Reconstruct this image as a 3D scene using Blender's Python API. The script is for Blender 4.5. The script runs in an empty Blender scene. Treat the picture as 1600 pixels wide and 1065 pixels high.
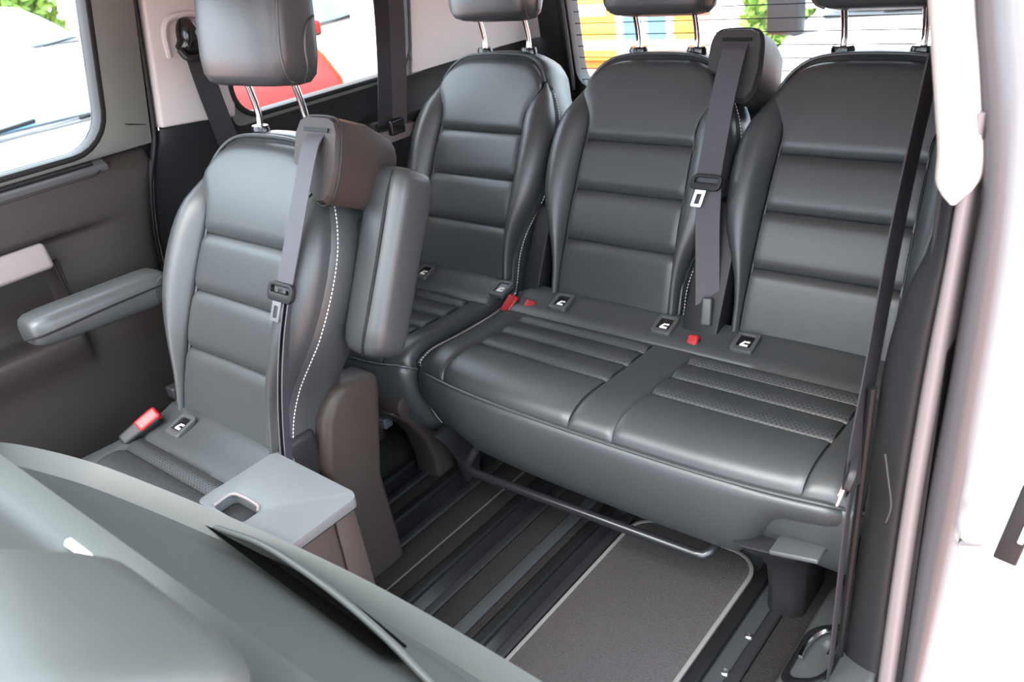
import bpy, bmesh, math, random
from mathutils import Vector, Matrix
random.seed(7)
scene = bpy.context.scene
COL = scene.collection
R = math.radians

# ------------------------------------------------------------------ camera
cam_d = bpy.data.cameras.new('camera')
cam = bpy.data.objects.new('camera', cam_d); COL.objects.link(cam)
r_ = Vector((0.77277, 0.623503, -0.118619)); u_ = Vector((-0.207233, 0.424524, 0.881382)); f_ = Vector((-0.599901, 0.656523, -0.45727))
m = Matrix.Identity(4)
for i in range(3):
    m[i][0] = r_[i]; m[i][1] = u_[i]; m[i][2] = -f_[i]
m[0][3], m[1][3], m[2][3] = 0, 0, 1.25
cam.matrix_world = m
cam_d.sensor_fit = 'HORIZONTAL'; cam_d.sensor_width = 36
cam_d.lens = 1295.04 / 1600 * 36
cam_d.clip_start = 0.02; cam_d.clip_end = 300
cam_d.dof.use_dof = True; cam_d.dof.focus_distance = 1.6; cam_d.dof.aperture_fstop = 5.0
scene.camera = cam

# ------------------------------------------------------------------ world, sun, exposure
w = bpy.data.worlds.new('world'); scene.world = w; w.use_nodes = True
nt = w.node_tree
bg = nt.nodes['Background']
bg.inputs[0].default_value = (0.76, 0.89, 1.0, 1); bg.inputs[1].default_value = 1.7
sun_d = bpy.data.lights.new('sun', 'SUN'); sun_d.energy = 2.2; sun_d.angle = R(50); sun_d.color = (1, 0.95, 0.88)
sun = bpy.data.objects.new('sun', sun_d); COL.objects.link(sun)
sun.rotation_euler = Vector((0.0, 0.70, -0.95)).to_track_quat('-Z', 'Y').to_euler()   # shines towards +Y and down
vs = scene.view_settings
vs.view_transform = 'Standard'; vs.look = 'None'; vs.gamma = 1; vs.use_curve_mapping = False
vs.exposure = 2.55

# ------------------------------------------------------------------ materials
MAT = {}
def mat(name, col, rough=.5, metal=0, spec=.5, bump=0, bscale=400, var=0, vscale=6, coat=0, alpha=None, emit=None, trans=0, bdist=.001, extra=None):
    M = bpy.data.materials.new(name); M.use_nodes = True
    t = M.node_tree; b = t.nodes['Principled BSDF']
    b.inputs['Base Color'].default_value = (*col, 1); b.inputs['Roughness'].default_value = rough
    b.inputs['Metallic'].default_value = metal; b.inputs['Specular IOR Level'].default_value = spec
    if coat: b.inputs['Coat Weight'].default_value = coat; b.inputs['Coat Roughness'].default_value = .08
    if trans: b.inputs['Transmission Weight'].default_value = trans
    if alpha is not None: b.inputs['Alpha'].default_value = alpha
    tc = t.nodes.new('ShaderNodeTexCoord')
    if var:
        n = t.nodes.new('ShaderNodeTexNoise'); n.inputs['Scale'].default_value = vscale; n.inputs['Detail'].default_value = 5
        t.links.new(tc.outputs['Object'], n.inputs['Vector'])
        mx = t.nodes.new('ShaderNodeMixRGB'); mx.inputs[1].default_value = (*[c * (1 - var) for c in col], 1); mx.inputs[2].default_value = (*[min(1, c * (1 + var)) for c in col], 1)
        t.links.new(n.outputs['Fac'], mx.inputs[0]); t.links.new(mx.outputs[0], b.inputs['Base Color'])
    if bump:
        n = t.nodes.new('ShaderNodeTexNoise'); n.inputs['Scale'].default_value = bscale; n.inputs['Detail'].default_value = 3
        t.links.new(tc.outputs['Object'], n.inputs['Vector'])
        bp = t.nodes.new('ShaderNodeBump'); bp.inputs['Strength'].default_value = bump; bp.inputs['Distance'].default_value = bdist
        t.links.new(n.outputs['Fac'], bp.inputs['Height']); t.links.new(bp.outputs[0], b.inputs['Normal'])
    if extra: extra(M, t, b, tc)
    MAT[name] = M
    return M

def perf(M, t, b, tc):   # punched dots on a fine grid
    sc = t.nodes.new('ShaderNodeVectorMath'); sc.operation = 'MULTIPLY'; sc.inputs[1].default_value = (150, 150, 0)
    t.links.new(tc.outputs['Object'], sc.inputs[0])
    mp = t.nodes.new('ShaderNodeMapping'); mp.inputs['Rotation'].default_value = (0, 0, R(45)); t.links.new(sc.outputs[0], mp.inputs[0])
    fr = t.nodes.new('ShaderNodeVectorMath'); fr.operation = 'FRACTION'; t.links.new(mp.outputs[0], fr.inputs[0])
    sb = t.nodes.new('ShaderNodeVectorMath'); sb.operation = 'SUBTRACT'; sb.inputs[1].default_value = (.5, .5, 0); t.links.new(fr.outputs[0], sb.inputs[0])
    ln = t.nodes.new('ShaderNodeVectorMath'); ln.operation = 'LENGTH'; t.links.new(sb.outputs[0], ln.inputs[0])
    mr = t.nodes.new('ShaderNodeMapRange'); mr.inputs[1].default_value = .16; mr.inputs[2].default_value = .32; t.links.new(ln.outputs['Value'], mr.inputs[0])
    bp = t.nodes.new('ShaderNodeBump'); bp.inputs['Strength'].default_value = .3; bp.inputs['Distance'].default_value = .0009
    t.links.new(mr.outputs[0], bp.inputs['Height']); t.links.new(bp.outputs[0], b.inputs['Normal'])
    mx = t.nodes.new('ShaderNodeMixRGB'); mx.inputs[1].default_value = (.009, .009, .010, 1); mx.inputs[2].default_value = b.inputs['Base Color'].default_value
    t.links.new(mr.outputs[0], mx.inputs[0]); t.links.new(mx.outputs[0], b.inputs['Base Color'])

def twill(M, t, b, tc):  # woven belt: fine cross ribs
    wv = t.nodes.new('ShaderNodeTexWave'); wv.wave_type = 'BANDS'; wv.bands_direction = 'Z'; wv.inputs['Scale'].default_value = 260; wv.inputs['Distortion'].default_value = .3
    t.links.new(tc.outputs['Object'], wv.inputs['Vector'])
    bp = t.nodes.new('ShaderNodeBump'); bp.inputs['Strength'].default_value = .25; bp.inputs['Distance'].default_value = .0006
    t.links.new(wv.outputs['Fac'], bp.inputs['Height']); t.links.new(bp.outputs[0], b.inputs['Normal'])

def pavers(M, t, b, tc):
    br = t.nodes.new('ShaderNodeTexBrick'); br.inputs['Scale'].default_value = 2.5
    br.inputs['Color1'].default_value = (.46, .17, .12, 1); br.inputs['Color2'].default_value = (.52, .24, .18, 1); br.inputs['Mortar'].default_value = (.32, .25, .22, 1)
    br.inputs['Mortar Size'].default_value = .012
    t.links.new(tc.outputs['Object'], br.inputs['Vector']); t.links.new(br.outputs['Color'], b.inputs['Base Color'])

mat('leather', (.034, .0375, .0395), .41, spec=.60, bump=.16, bscale=520, var=.10, vscale=14, bdist=.0008)
mat('leather_perf', (.029, .0325, .0345), .44, spec=.5, extra=perf)
mat('plastic', (.013, .013, .014), .48, spec=.3, bump=.25, bscale=900, bdist=.0006)
mat('plastic_door', (.021, .0175, .0165), .50, spec=.25, bump=.3, bscale=800, bdist=.0006)
mat('plastic_grey', (.050, .052, .054), .42, bump=.25, bscale=900, bdist=.0006)
mat('plastic_brown', (.030, .0225, .0202), .50, spec=.3, bump=.3, bscale=800, bdist=.0006)
mat('plastic_green', (.085, .087, .076), .6, bump=.3, bscale=700, bdist=.0006)
mat('plastic_house', (.030, .029, .028), .5, spec=.35, bump=.3, bscale=800, bdist=.0006)
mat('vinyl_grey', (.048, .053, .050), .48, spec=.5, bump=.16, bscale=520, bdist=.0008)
mat('lid_grey', (.095, .103, .108), .38, bump=.2, bscale=900, bdist=.0006)
mat('gloss_black', (.008, .008, .009), .16)
mat('rubber', (.006, .006, .0065), .5, spec=.25)
mat('steel_black', (.012, .012, .014), .22)
mat('chrome', (.85, .85, .87), .12, metal=1)
mat('steel', (.62, .62, .64), .3, metal=1)
mat('silver_trim', (.20, .175, .172), .45, metal=.2)
mat('cream', (.40, .365, .345), .75, bump=.2, bscale=500)
mat('ceiling_cloth', (.60, .57, .53), .9, bump=.2, bscale=400)
mat('carpet', (.020, .018, .0175), .95, spec=.08, bump=.9, bscale=420, bdist=.004, var=.35, vscale=160)
mat('mat_cloth', (.050, .045, .046), .95, spec=.08, bump=.8, bscale=380, bdist=.003, var=.30, vscale=190)
mat('mat_edge', (.13, .122, .12), .8, spec=.1)
mat('mat_seam', (.075, .068, .066), .8, spec=.1)
mat('strip_grey', (.028, .030, .032), .45, spec=.4)
mat('floor_vinyl', (.010, .010, .0105), .45, spec=.25, bump=.3, bscale=300)
mat('belt', (.050, .048, .058), .55, extra=twill)
mat('belt_dark', (.010, .009, .012), .6, extra=twill)
mat('red', (.30, .010, .013), .4)
mat('thread', (.62, .60, .58), .7)
mat('white_tag', (.70, .71, .71), .5)
mat('paint_white', (.74, .75, .76), .35, coat=.1)
mat('paint_silver', (.045, .044, .048), .40, metal=.1, coat=.1)
mat('paint_red', (.20, .006, .004), .45, spec=.25)
mat('car_glass', (.10, .21, .29), .2, spec=.25)
mat('glass_clear', (.01, .015, .015), .03, alpha=.07)
mat('seal_grey', (.115, .100, .102), .5)
mat('shade_black', (.003, .003, .003), .9, spec=0)  # flat black that paints the shade inside the map pocket
mat('tyre', (.012, .012, .012), .8)
mat('ground', (.42, .22, .18), .9, extra=pavers)
mat('ochre', (.78, .40, .06), .7, bump=.2, bscale=60, var=.12, vscale=9)
mat('ochre_dark', (.30, .14, .02), .8)
mat('wall_white', (.85, .84, .80), .7)
mat('roof_red', (.48, .08, .05), .7)
mat('leaf', (.16, .30, .05), .7, var=.45, vscale=5)
mat('leaf_dark', (.05, .11, .02), .8, var=.4, vscale=6)
mat('bark', (.10, .07, .05), .9)

# ------------------------------------------------------------------ mesh helpers
class MB:
    def __init__(s): s.v = []; s.f = []
    def add(s, vs, fs):
        o = len(s.v); s.v += [tuple(p) for p in vs]; s.f += [tuple(i + o for i in q) for q in fs]
    def grid(s, pts, closed_u=False):
        nv = len(pts); nu = len(pts[0]); o = len(s.v)
        for row in pts: s.v += [tuple(p) for p in row]
        for j in range(nv - 1):
            for i in range(nu if closed_u else nu - 1):
                i2 = (i + 1) % nu
                s.f.append((o + j * nu + i, o + j * nu + i2, o + (j + 1) * nu + i2, o + (j + 1) * nu + i))
    def box(s, a, b):
        x0, y0, z0 = a; x1, y1, z1 = b
        s.add([(x0, y0, z0), (x1, y0, z0), (x1, y1, z0), (x0, y1, z0), (x0, y0, z1), (x1, y0, z1), (x1, y1, z1), (x0, y1, z1)],
              [(0, 3, 2, 1), (4, 5, 6, 7), (0, 1, 5, 4), (1, 2, 6, 5), (2, 3, 7, 6), (3, 0, 4, 7)])
    def tube(s, pts, r, seg=8, rr=None):
        pts = [Vector(p) for p in pts]; n = len(pts); o = len(s.v)
        d0 = (pts[1] - pts[0]).normalized(); up = Vector((0, 0, 1)) if abs(d0.z) < .9 else Vector((1, 0, 0))
        nrm = (up - d0 * up.dot(d0)).normalized()
        for k, p in enumerate(pts):
            d = (pts[min(k + 1, n - 1)] - pts[max(k - 1, 0)]).normalized()
            nrm = (nrm - d * nrm.dot(d)).normalized(); bn = d.cross(nrm)
            q = rr[k] if rr else r
            for i in range(seg):
                a = 2 * math.pi * i / seg; s.v.append(tuple(p + (nrm * math.cos(a) + bn * math.sin(a)) * q))
        for k in range(n - 1):
            for i in range(seg):
                j = (i + 1) % seg; s.f.append((o + k * seg + i, o + k * seg + j, o + (k + 1) * seg + j, o + (k + 1) * seg + i))
        s.f.append(tuple(o + i for i in range(seg))[::-1]); s.f.append(tuple(o + (n - 1) * seg + i for i in range(seg)))
    def ribbon(s, pts, wv, th):     # strap: pts centre line, wv half-width vectors, th thickness
        pts = [Vector(p) for p in pts]; n = len(pts)
        if not isinstance(wv, list): wv = [wv] * n
        rows = []
        for k, p in enumerate(pts):
            d = (pts[min(k + 1, n - 1)] - pts[max(k - 1, 0)]).normalized(); wk = Vector(wv[k]); nn = d.cross(wk).normalized() * th / 2
            rib = []
            for q in (-1, -.55, -.45, .45, .55, 1): rib.append(p + wk * q + nn * (1 if abs(q) < .5 or abs(q) == 1 or 1 else .5))
            rib2 = [p + wk * q - nn for q in (1, -1)]
            rows.append(rib + rib2)
        s.grid(rows, closed_u=True)
        o = len(s.v) - n * 8
        s.f.append(tuple(o + i for i in range(8))[::-1]); s.f.append(tuple(len(s.v) - 8 + i for i in range(8)))
    def build(s, name, material, parent=None, loc=None, smooth=40, bevel=0, bseg=2, subsurf=0, merge=0, **tags):
        me = bpy.data.meshes.new(name); me.from_pydata(s.v, [], s.f); me.update()
        bm = bmesh.new(); bm.from_mesh(me)
        if merge: bmesh.ops.remove_doubles(bm, verts=bm.verts, dist=merge)
        bmesh.ops.recalc_face_normals(bm, faces=bm.faces)
        if bevel:
            es = [e for e in bm.edges if len(e.link_faces) == 2 and e.calc_face_angle(0) > R(30)]
            bmesh.ops.bevel(bm, geom=es, offset=bevel, segments=bseg, profile=.5, affect='EDGES', clamp_overlap=True)
        bm.to_mesh(me); bm.free()
        if smooth:
            me.shade_smooth(); me.set_sharp_from_angle(angle=R(smooth))
        me.materials.append(MAT[material])
        o = bpy.data.objects.new(name, me); COL.objects.link(o)
        if parent: o.parent = parent
        if loc is not None: o.location = loc
        if subsurf:
            md = o.modifiers.new('sub', 'SUBSURF'); md.levels = subsurf; md.render_levels = subsurf
        for k, v in tags.items(): o[k] = v
        return o

def thing(name, loc, label, category, group=None, rz=0):
    o = bpy.data.objects.new(name, None); COL.objects.link(o); o.location = loc; o.rotation_euler.z = rz
    o.empty_display_size = .05
    o['label'] = label; o['category'] = category
    if group: o['group'] = group
    return o
def struct_empty(name, loc=(0, 0, 0)):
    o = bpy.data.objects.new(name, None); COL.objects.link(o); o.location = loc; o['kind'] = 'structure'; return o
def tag(o, label, category, group=None):
    o['label'] = label; o['category'] = category
    if group: o['group'] = group
    return o

def interp(tab, x):
    if x <= tab[0][0]: return tab[0][1]
    if x >= tab[-1][0]: return tab[-1][1]
    for i in range(len(tab) - 1):
        a, b = tab[i], tab[i + 1]
        if a[0] <= x <= b[0]:
            p0 = tab[max(i - 1, 0)]; p3 = tab[min(i + 2, len(tab) - 1)]
            h = b[0] - a[0]; t = (x - a[0]) / h
            m1 = (b[1] - p0[1]) / (b[0] - p0[0]) * h; m2 = (p3[1] - a[1]) / (p3[0] - a[0]) * h
            return (2*t**3 - 3*t**2 + 1) * a[1] + (t**3 - 2*t**2 + t) * m1 + (-2*t**3 + 3*t**2) * b[1] + (t**3 - t**2) * m2
def spline(pts, n):
    pts = [Vector(p) for p in pts]; L = [0]
    for a, b in zip(pts, pts[1:]): L.append(L[-1] + (b - a).length)
    tabs = [[(l, p[i]) for l, p in zip(L, pts)] for i in range(len(pts[0]))]
    return [Vector([interp(t, L[-1] * k / (n - 1)) for t in tabs]) for k in range(n)]
def sgn(x): return 1 if x >= 0 else -1
def sm(x): x = max(0, min(1, x)); return x * x * (3 - 2 * x)

def pillow(name, fn, nu, nv, material, parent, puff=.005, edge=.022, dip=.007, depth=.02, loc=None, open_edges='', side=None, **tags):
    """soft panel: fn(u,v) -> point on the base surface; edges sink into a seam, the middle swells"""
    def sp(n): return [.5 - .5 * math.cos(math.pi * i / n) * (0.55) - .225 * (1 - 2 * i / n) for i in range(n + 1)]
    us, vs_ = sp(nu), sp(nv)
    us = [(x - us[0]) / (us[-1] - us[0]) for x in us]; vs_ = [(x - vs_[0]) / (vs_[-1] - vs_[0]) for x in vs_]
    P = [[Vector(fn(u, v)) for u in us] for v in vs_]
    nV, nU = len(vs_), len(us)
    N = [[None] * nU for _ in range(nV)]
    for j in range(nV):
        for i in range(nU):
            du = P[j][min(i + 1, nU - 1)] - P[j][max(i - 1, 0)]; dv = P[min(j + 1, nV - 1)][i] - P[max(j - 1, 0)][i]
            n = du.cross(dv); N[j][i] = n.normalized() if n.length > 1e-12 else Vector((0, 0, 1))
    Lu = [sum((P[j][i + 1] - P[j][i]).length for i in range(nU - 1)) for j in range(nV)]
    Lv = [sum((P[j + 1][i] - P[j][i]).length for j in range(nV - 1)) for i in range(nU)]
    Q = []
    for j in range(nV):
        row = []
        for i in range(nU):
            u, v = us[i], vs_[j]; ds = []
            if 'l' not in open_edges: ds.append(u * Lu[j])
            if 'r' not in open_edges: ds.append((1 - u) * Lu[j])
            if 'b' not in open_edges: ds.append(v * Lv[i])
            if 't' not in open_edges: ds.append((1 - v) * Lv[i])
            d = min(ds) if ds else 1
            if side:
                ku = min(1, min(u, 1 - u) * Lu[j] / side[0]); kv = min(1, min(v, 1 - v) * Lv[i] / edge)
                row.append(P[j][i] + N[j][i] * (-side[1] * (1 - ku) ** 2 - dip * (1 - kv) ** 2 + puff * (1 - (1 - kv) ** 2) * (.6 + .4 * math.sin(math.pi * v)))); continue
            k = min(1, d / edge); h = -dip * (1 - k) ** 2 + puff * (1 - (1 - k) ** 2) * (.5 + .5 * math.sin(math.pi * u) * math.sin(math.pi * v))
            row.append(P[j][i] + N[j][i] * h)
        Q.append(row)
    mb = MB(); mb.grid(Q)
    loop = [(0, i) for i in range(nU)] + [(j, nU - 1) for j in range(1, nV)] + [(nV - 1, i) for i in range(nU - 2, -1, -1)] + [(j, 0) for j in range(nV - 2, 0, -1)]
    o = len(mb.v)
    for (j, i) in loop: mb.v.append(tuple(Q[j][i] - N[j][i] * depth))
    for k in range(len(loop)):
        k2 = (k + 1) % len(loop); a = loop[k][0] * nU + loop[k][1]; b = loop[k2][0] * nU + loop[k2][1]
        mb.f.append((b, a, o + k, o + k2))
    me = bpy.data.meshes.new(name); me.from_pydata(mb.v, [], mb.f); me.update()
    me.shade_smooth(); me.set_sharp_from_angle(angle=R(55)); me.materials.append(MAT[material])
    ob = bpy.data.objects.new(name, me); COL.objects.link(ob); ob.parent = parent
    if loc is not None: ob.location = loc
    for k, v in tags.items(): ob[k] = v
    return ob

def stitches(name, pts, parent, step=.0075, r=.0011, ln=.0052):
    pts = [Vector(p) for p in pts]; mb = MB(); acc = 0; nxt = 0
    for a, b in zip(pts, pts[1:]):
        L = (b - a).length
        if L < 1e-9: continue
        d = (b - a) / L
        while nxt <= acc + L:
            p = a + d * (nxt - acc); mb.tube([p - d * ln / 2, p - d * ln * .3, p + d * ln * .3, p + d * ln / 2], r, 5, rr=[r * .4, r, r, r * .4]); nxt += step
        acc += L
    return mb.build(name, 'thread', parent, kind='stuff')

def rbox(name, size, r, material, parent=None, loc=(0, 0, 0), rot=None, seg=4, taper=None, **tags):
    """bevelled block; taper(x,y,z)->(x,y,z) shapes it before bevelling"""
    mb = MB(); x, y, z = size[0] / 2, size[1] / 2, size[2] / 2; mb.box((-x, -y, -z), (x, y, z))
    if taper: mb.v = [taper(*p) for p in mb.v]
    o = mb.build(name, material, parent, loc, bevel=r, bseg=seg, smooth=50, **tags)
    if rot: o.rotation_euler = rot
    return o
def prism(pts, axis, a, b, bm=None):
    """extrude a 2D outline along an axis. axis x: pts are (y,z); y: (x,z); z: (x,y)"""
    mb = bm or MB(); n = len(pts)
    def P(p, t): return (t, p[0], p[1]) if axis == 'x' else ((p[0], t, p[1]) if axis == 'y' else (p[0], p[1], t))
    vs = [P(p, a) for p in pts] + [P(p, b) for p in pts]
    fs = [tuple(range(n))[::-1], tuple(range(n, 2 * n))] + [(i, (i + 1) % n, n + (i + 1) % n, n + i) for i in range(n)]
    mb.add(vs, fs); return mb
def rrect(cx, cy, hx, hy, r, n=6):
    out = []
    for (sx, sy, a0) in ((1, 1, 0), (-1, 1, 90), (-1, -1, 180), (1, -1, 270)):
        for k in range(n + 1):
            a = R(a0 + 90 * k / n); out.append((cx + sx * (hx - r) + r * math.cos(a), cy + sy * (hy - r) + r * math.sin(a)))
    return out
def holed(outer, inner, axis, a, b):
    """slab with a hole: both outlines have the same number of points"""
    n = len(outer); mb = MB()
    def P(p, t): return (t, p[0], p[1]) if axis == 'x' else ((p[0], t, p[1]) if axis == 'y' else (p[0], p[1], t))
    vs = [P(p, a) for p in outer] + [P(p, a) for p in inner] + [P(p, b) for p in outer] + [P(p, b) for p in inner]
    fs = []
    for i in range(n):
        j = (i + 1) % n
        fs += [(i, j, n + j, n + i), (2*n + j, 2*n + i, 3*n + i, 3*n + j), (j, i, 2*n + i, 2*n + j), (n + i, n + j, 3*n + j, 3*n + i)]
    mb.add(vs, fs); return mb

# ------------------------------------------------------------------ seats
A = R(24); Z0 = .42
def bk(x, s, n): return Vector((x, s * math.sin(A) - n * math.cos(A), Z0 + s * math.cos(A) + n * math.sin(A)))   # backrest frame: across, up the back, out of the front
WO = [(-.05, .168), (0, .172), (.06, .173), (.12, .186), (.17, .207), (.22, .225), (.30, .236), (.37, .234), (.42, .221), (.46, .201), (.495, .176)]
WI = [(-.05, .150), (0, .150), (.126, .146), (.246, .143), (.363, .140), (.40, .139), (.43, .143), (.46, .152), (.495, .172)]
BUL = [(-.05, .010), (.05, .018), (.15, .034), (.27, .042), (.38, .036), (.45, .018), (.50, .002)]
LUM = [(-.05, -.002), (.08, .010), (.2, .012), (.36, .002), (.5, -.010), (.6, -.028)]
def outline(n=14):
    R_ = []
    for k in range(n + 1):
        s = -.04 + .52 * k / n; R_.append((interp(WO, s), s))
    for (x, s) in ((.173, .512), (.162, .532), (.145, .549), (.118, .562), (.08, .571), (.04, .575)): R_.append((x, s))
    L_ = [(-x, s) for x, s in R_[::-1]]
    return R_ + [(0, .576)] + L_
def make_backrest(parent, loc, left_side=True, right_side=True):
    out = outline()
    # shell: side band and rear
    rows = []
    for (n, sc, ds) in ((-.012, .985, -.006), (-.022, 1.0, .0), (-.045, 1.01, .008), (-.085, 1.005, .006), (-.115, .97, -.004), (-.125, .90, -.02)):
        row = []
        for (x, s) in out:
            k = 1 if s > .3 else 1
            row.append(bk(x * sc, s + ds * (1 if s > .35 else -.2) , n + interp(LUM, s)))
        rows.append(row)
    mb = MB(); mb.grid(rows, closed_u=True)
    nO = len(out); mb.f.append(tuple(range(nO))); o = len(mb.v) - nO; mb.f.append(tuple(o + i for i in range(nO))[::-1])
    shell = mb.build('backrest', 'leather', parent, loc, smooth=60)
    # insert panels
    cuts = [-.035, .126, .246, .363]
    for a, b in zip(cuts, cuts[1:]):
        def fn(u, v, a=a, b=b):
            s = a + (b - a) * v; x = (2 * u - 1) * interp(WI, s)
            return bk(x, s, interp(LUM, s) + .002 + .006 * abs(2 * u - 1) ** 2)
        pillow('back_panel', fn, 22, 16, 'leather', shell, puff=.004, edge=.022, dip=.008, depth=.02, side=(.012, .003))
    def ftop(u, v):
        q = 2 * u - 1
        T = .562 - .012 * q * q - .060 * abs(q) ** 6
        W = interp([(0, .140), (.25, .139), (.45, .144), (.65, .157), (.85, .172), (1, .172)], v)
        s = .363 + (T - .363) * v
        return bk(q * W, s, interp(LUM, s) + .002 + .006 * q * q - .012 * sm((v - .8) / .2) ** 2)
    pillow('back_panel', ftop, 26, 20, 'leather', shell, puff=.004, edge=.022, dip=.008, depth=.02, side=(.012, .003))
    for sd in (-1, 1):
        def fb(u, v, sd=sd):
            s = -.045 + v * .538; a = interp(WI, s); b = max(a + .001, interp(WO, s)); B = interp(BUL, s)
            uu = u if sd > 0 else 1 - u
            n = interp(LUM, s) + .004 - .016 * sm((s - .41) / .08)
            n += B * math.sin(math.pi / 2 * uu / .5) if uu < .5 else -.028 + (B + .028) * math.sqrt(max(0, 1 - ((uu - .5) / .5) ** 2))
            return bk(sd * (a + (b - a) * min(1, uu * 1.0)), s, n)
        pillow('bolster', fb, 16, 26, 'leather', shell, puff=.002, edge=.012, dip=.005, depth=.02, open_edges='bt')
        edge = [bk(sd * (interp(WO, s) + .0015), s, interp(LUM, s) - .024) for s in [-.03 + .5 * k / 40 for k in range(41)]]
        stitches('stitching', edge, shell)
    # piping round the top panel
    pp = []
    for k in range(31):
        q = -1 + 2 * k / 30; T = .562 - .012 * q * q - .060 * abs(q) ** 6; pp.append(bk(q * .173, T + .004, interp(LUM, T) - .004))
    mb = MB(); mb.tube(pp, .0035, 8); mb.build('piping', 'leather', shell)
    for sd in (-1, 1):
        pp = [bk(sd * (interp(WI, s)), s, interp(LUM, s) + .002) for s in [-.03 + .5 * k / 24 for k in range(25)]]
        mb = MB(); mb.tube(pp, .0028, 6); mb.build('piping', 'leather', shell)
    return shell

def make_headrest(parent, loc, tilt=12, s0=.640):
    """padded block on two chrome posts; origin at the top of the backrest"""
    T = R(tilt)
    base = bk(0, s0, .005)
    def hp(x, y, z): return base + Vector((x, y * math.cos(T) + z * math.sin(T), z * math.cos(T) - y * math.sin(T)))
    H = .19
    rows = []; seg = 40
    prof = [(0, .66, .62), (.006, .86, .84), (.02, .96, .95), (.05, 1.0, 1.0), (.10, 1.0, 1.0), (.145, .99, .96), (.172, .95, .86), (.186, .86, .70), (.19, .68, .50)]
    for (z, sx, sy) in prof:
        row = []
        for k in range(seg):
            a = 2 * math.pi * k / seg; c, s_ = math.cos(a), math.sin(a)
            e = .42
            x = .128 * sx * sgn(c) * abs(c) ** e; y = .056 * sy * sgn(s_) * abs(s_) ** e
            if y < 0: y -= .012 * (1 - (x / .128) ** 2)
            row.append(hp(x, y, z))
        rows.append(row)
    mb = MB(); mb.grid(rows, closed_u=True); mb.f.append(tuple(range(seg))); o = len(mb.v) - seg; mb.f.append(tuple(o + i for i in range(seg))[::-1])
    h = mb.build('headrest', 'leather', parent, loc, smooth=60)
    def sx_(y, z):
        k = interp([(0, .70), (.006, .86), (.02, .96), (.05, 1.0), (.145, .99), (.172, .95), (.186, .86)], z); ky = interp([(0, .66), (.006, .84), (.02, .95), (.05, 1.0), (.10, 1.0), (.145, .96), (.172, .86), (.186, .70)], z)
        return .1285 * k * max(0, 1 - min(1, abs(y) / (.056 * ky)) ** 4.76) ** .21
    for sd in (-1, 1):      # seam between front cushion and side panel
        pts = [hp(sd * sx_(y, z), y, z) for y, z in ((.0, .004), (-.020, .010), (-.034, .026), (-.040, .055), (-.040, .10), (-.037, .14), (-.030, .172), (-.02, .184))]
        mb = MB(); mb.tube(spline(pts, 20), .0028, 6); mb.build('seam_piping', 'leather', h)
        pts = [hp(sd * sx_(y, z), y, z) for y, z in ((.016, .006), (.012, .03), (.008, .06), (.010, .085), (.018, .104), (.028, .113), (.036, .117))]
        mb = MB(); mb.tube(spline(pts, 20), .002, 6); mb.build('seam_piping', 'leather', h)
        p0 = bk(sd * .075, .54, -.055); p1 = bk(sd * .075, .60, -.05); p2 = hp(sd * .075, .01, .03)
        mb = MB(); mb.tube(spline([p0, p1, p2], 8), .0065, 12); mb.build('post', 'chrome', h)
        c = bk(sd * .075, .580, -.055)
        mb = MB(); n = 16; rows = []
        for (q, e) in ((1.0, -.012), (1.0, .002), (.86, .008), (.4, .0085)):
            rows.append([c + Vector((.024 * q * math.cos(2 * math.pi * k / n), .015 * q * math.sin(2 * math.pi * k / n), e)) for k in range(n)])
        mb.grid(rows, closed_u=True); mb.f.append(tuple(len(mb.v) - n + i for i in range(n)))
        mb.build('post_guide', 'gloss_black', h)
    return h

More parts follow.
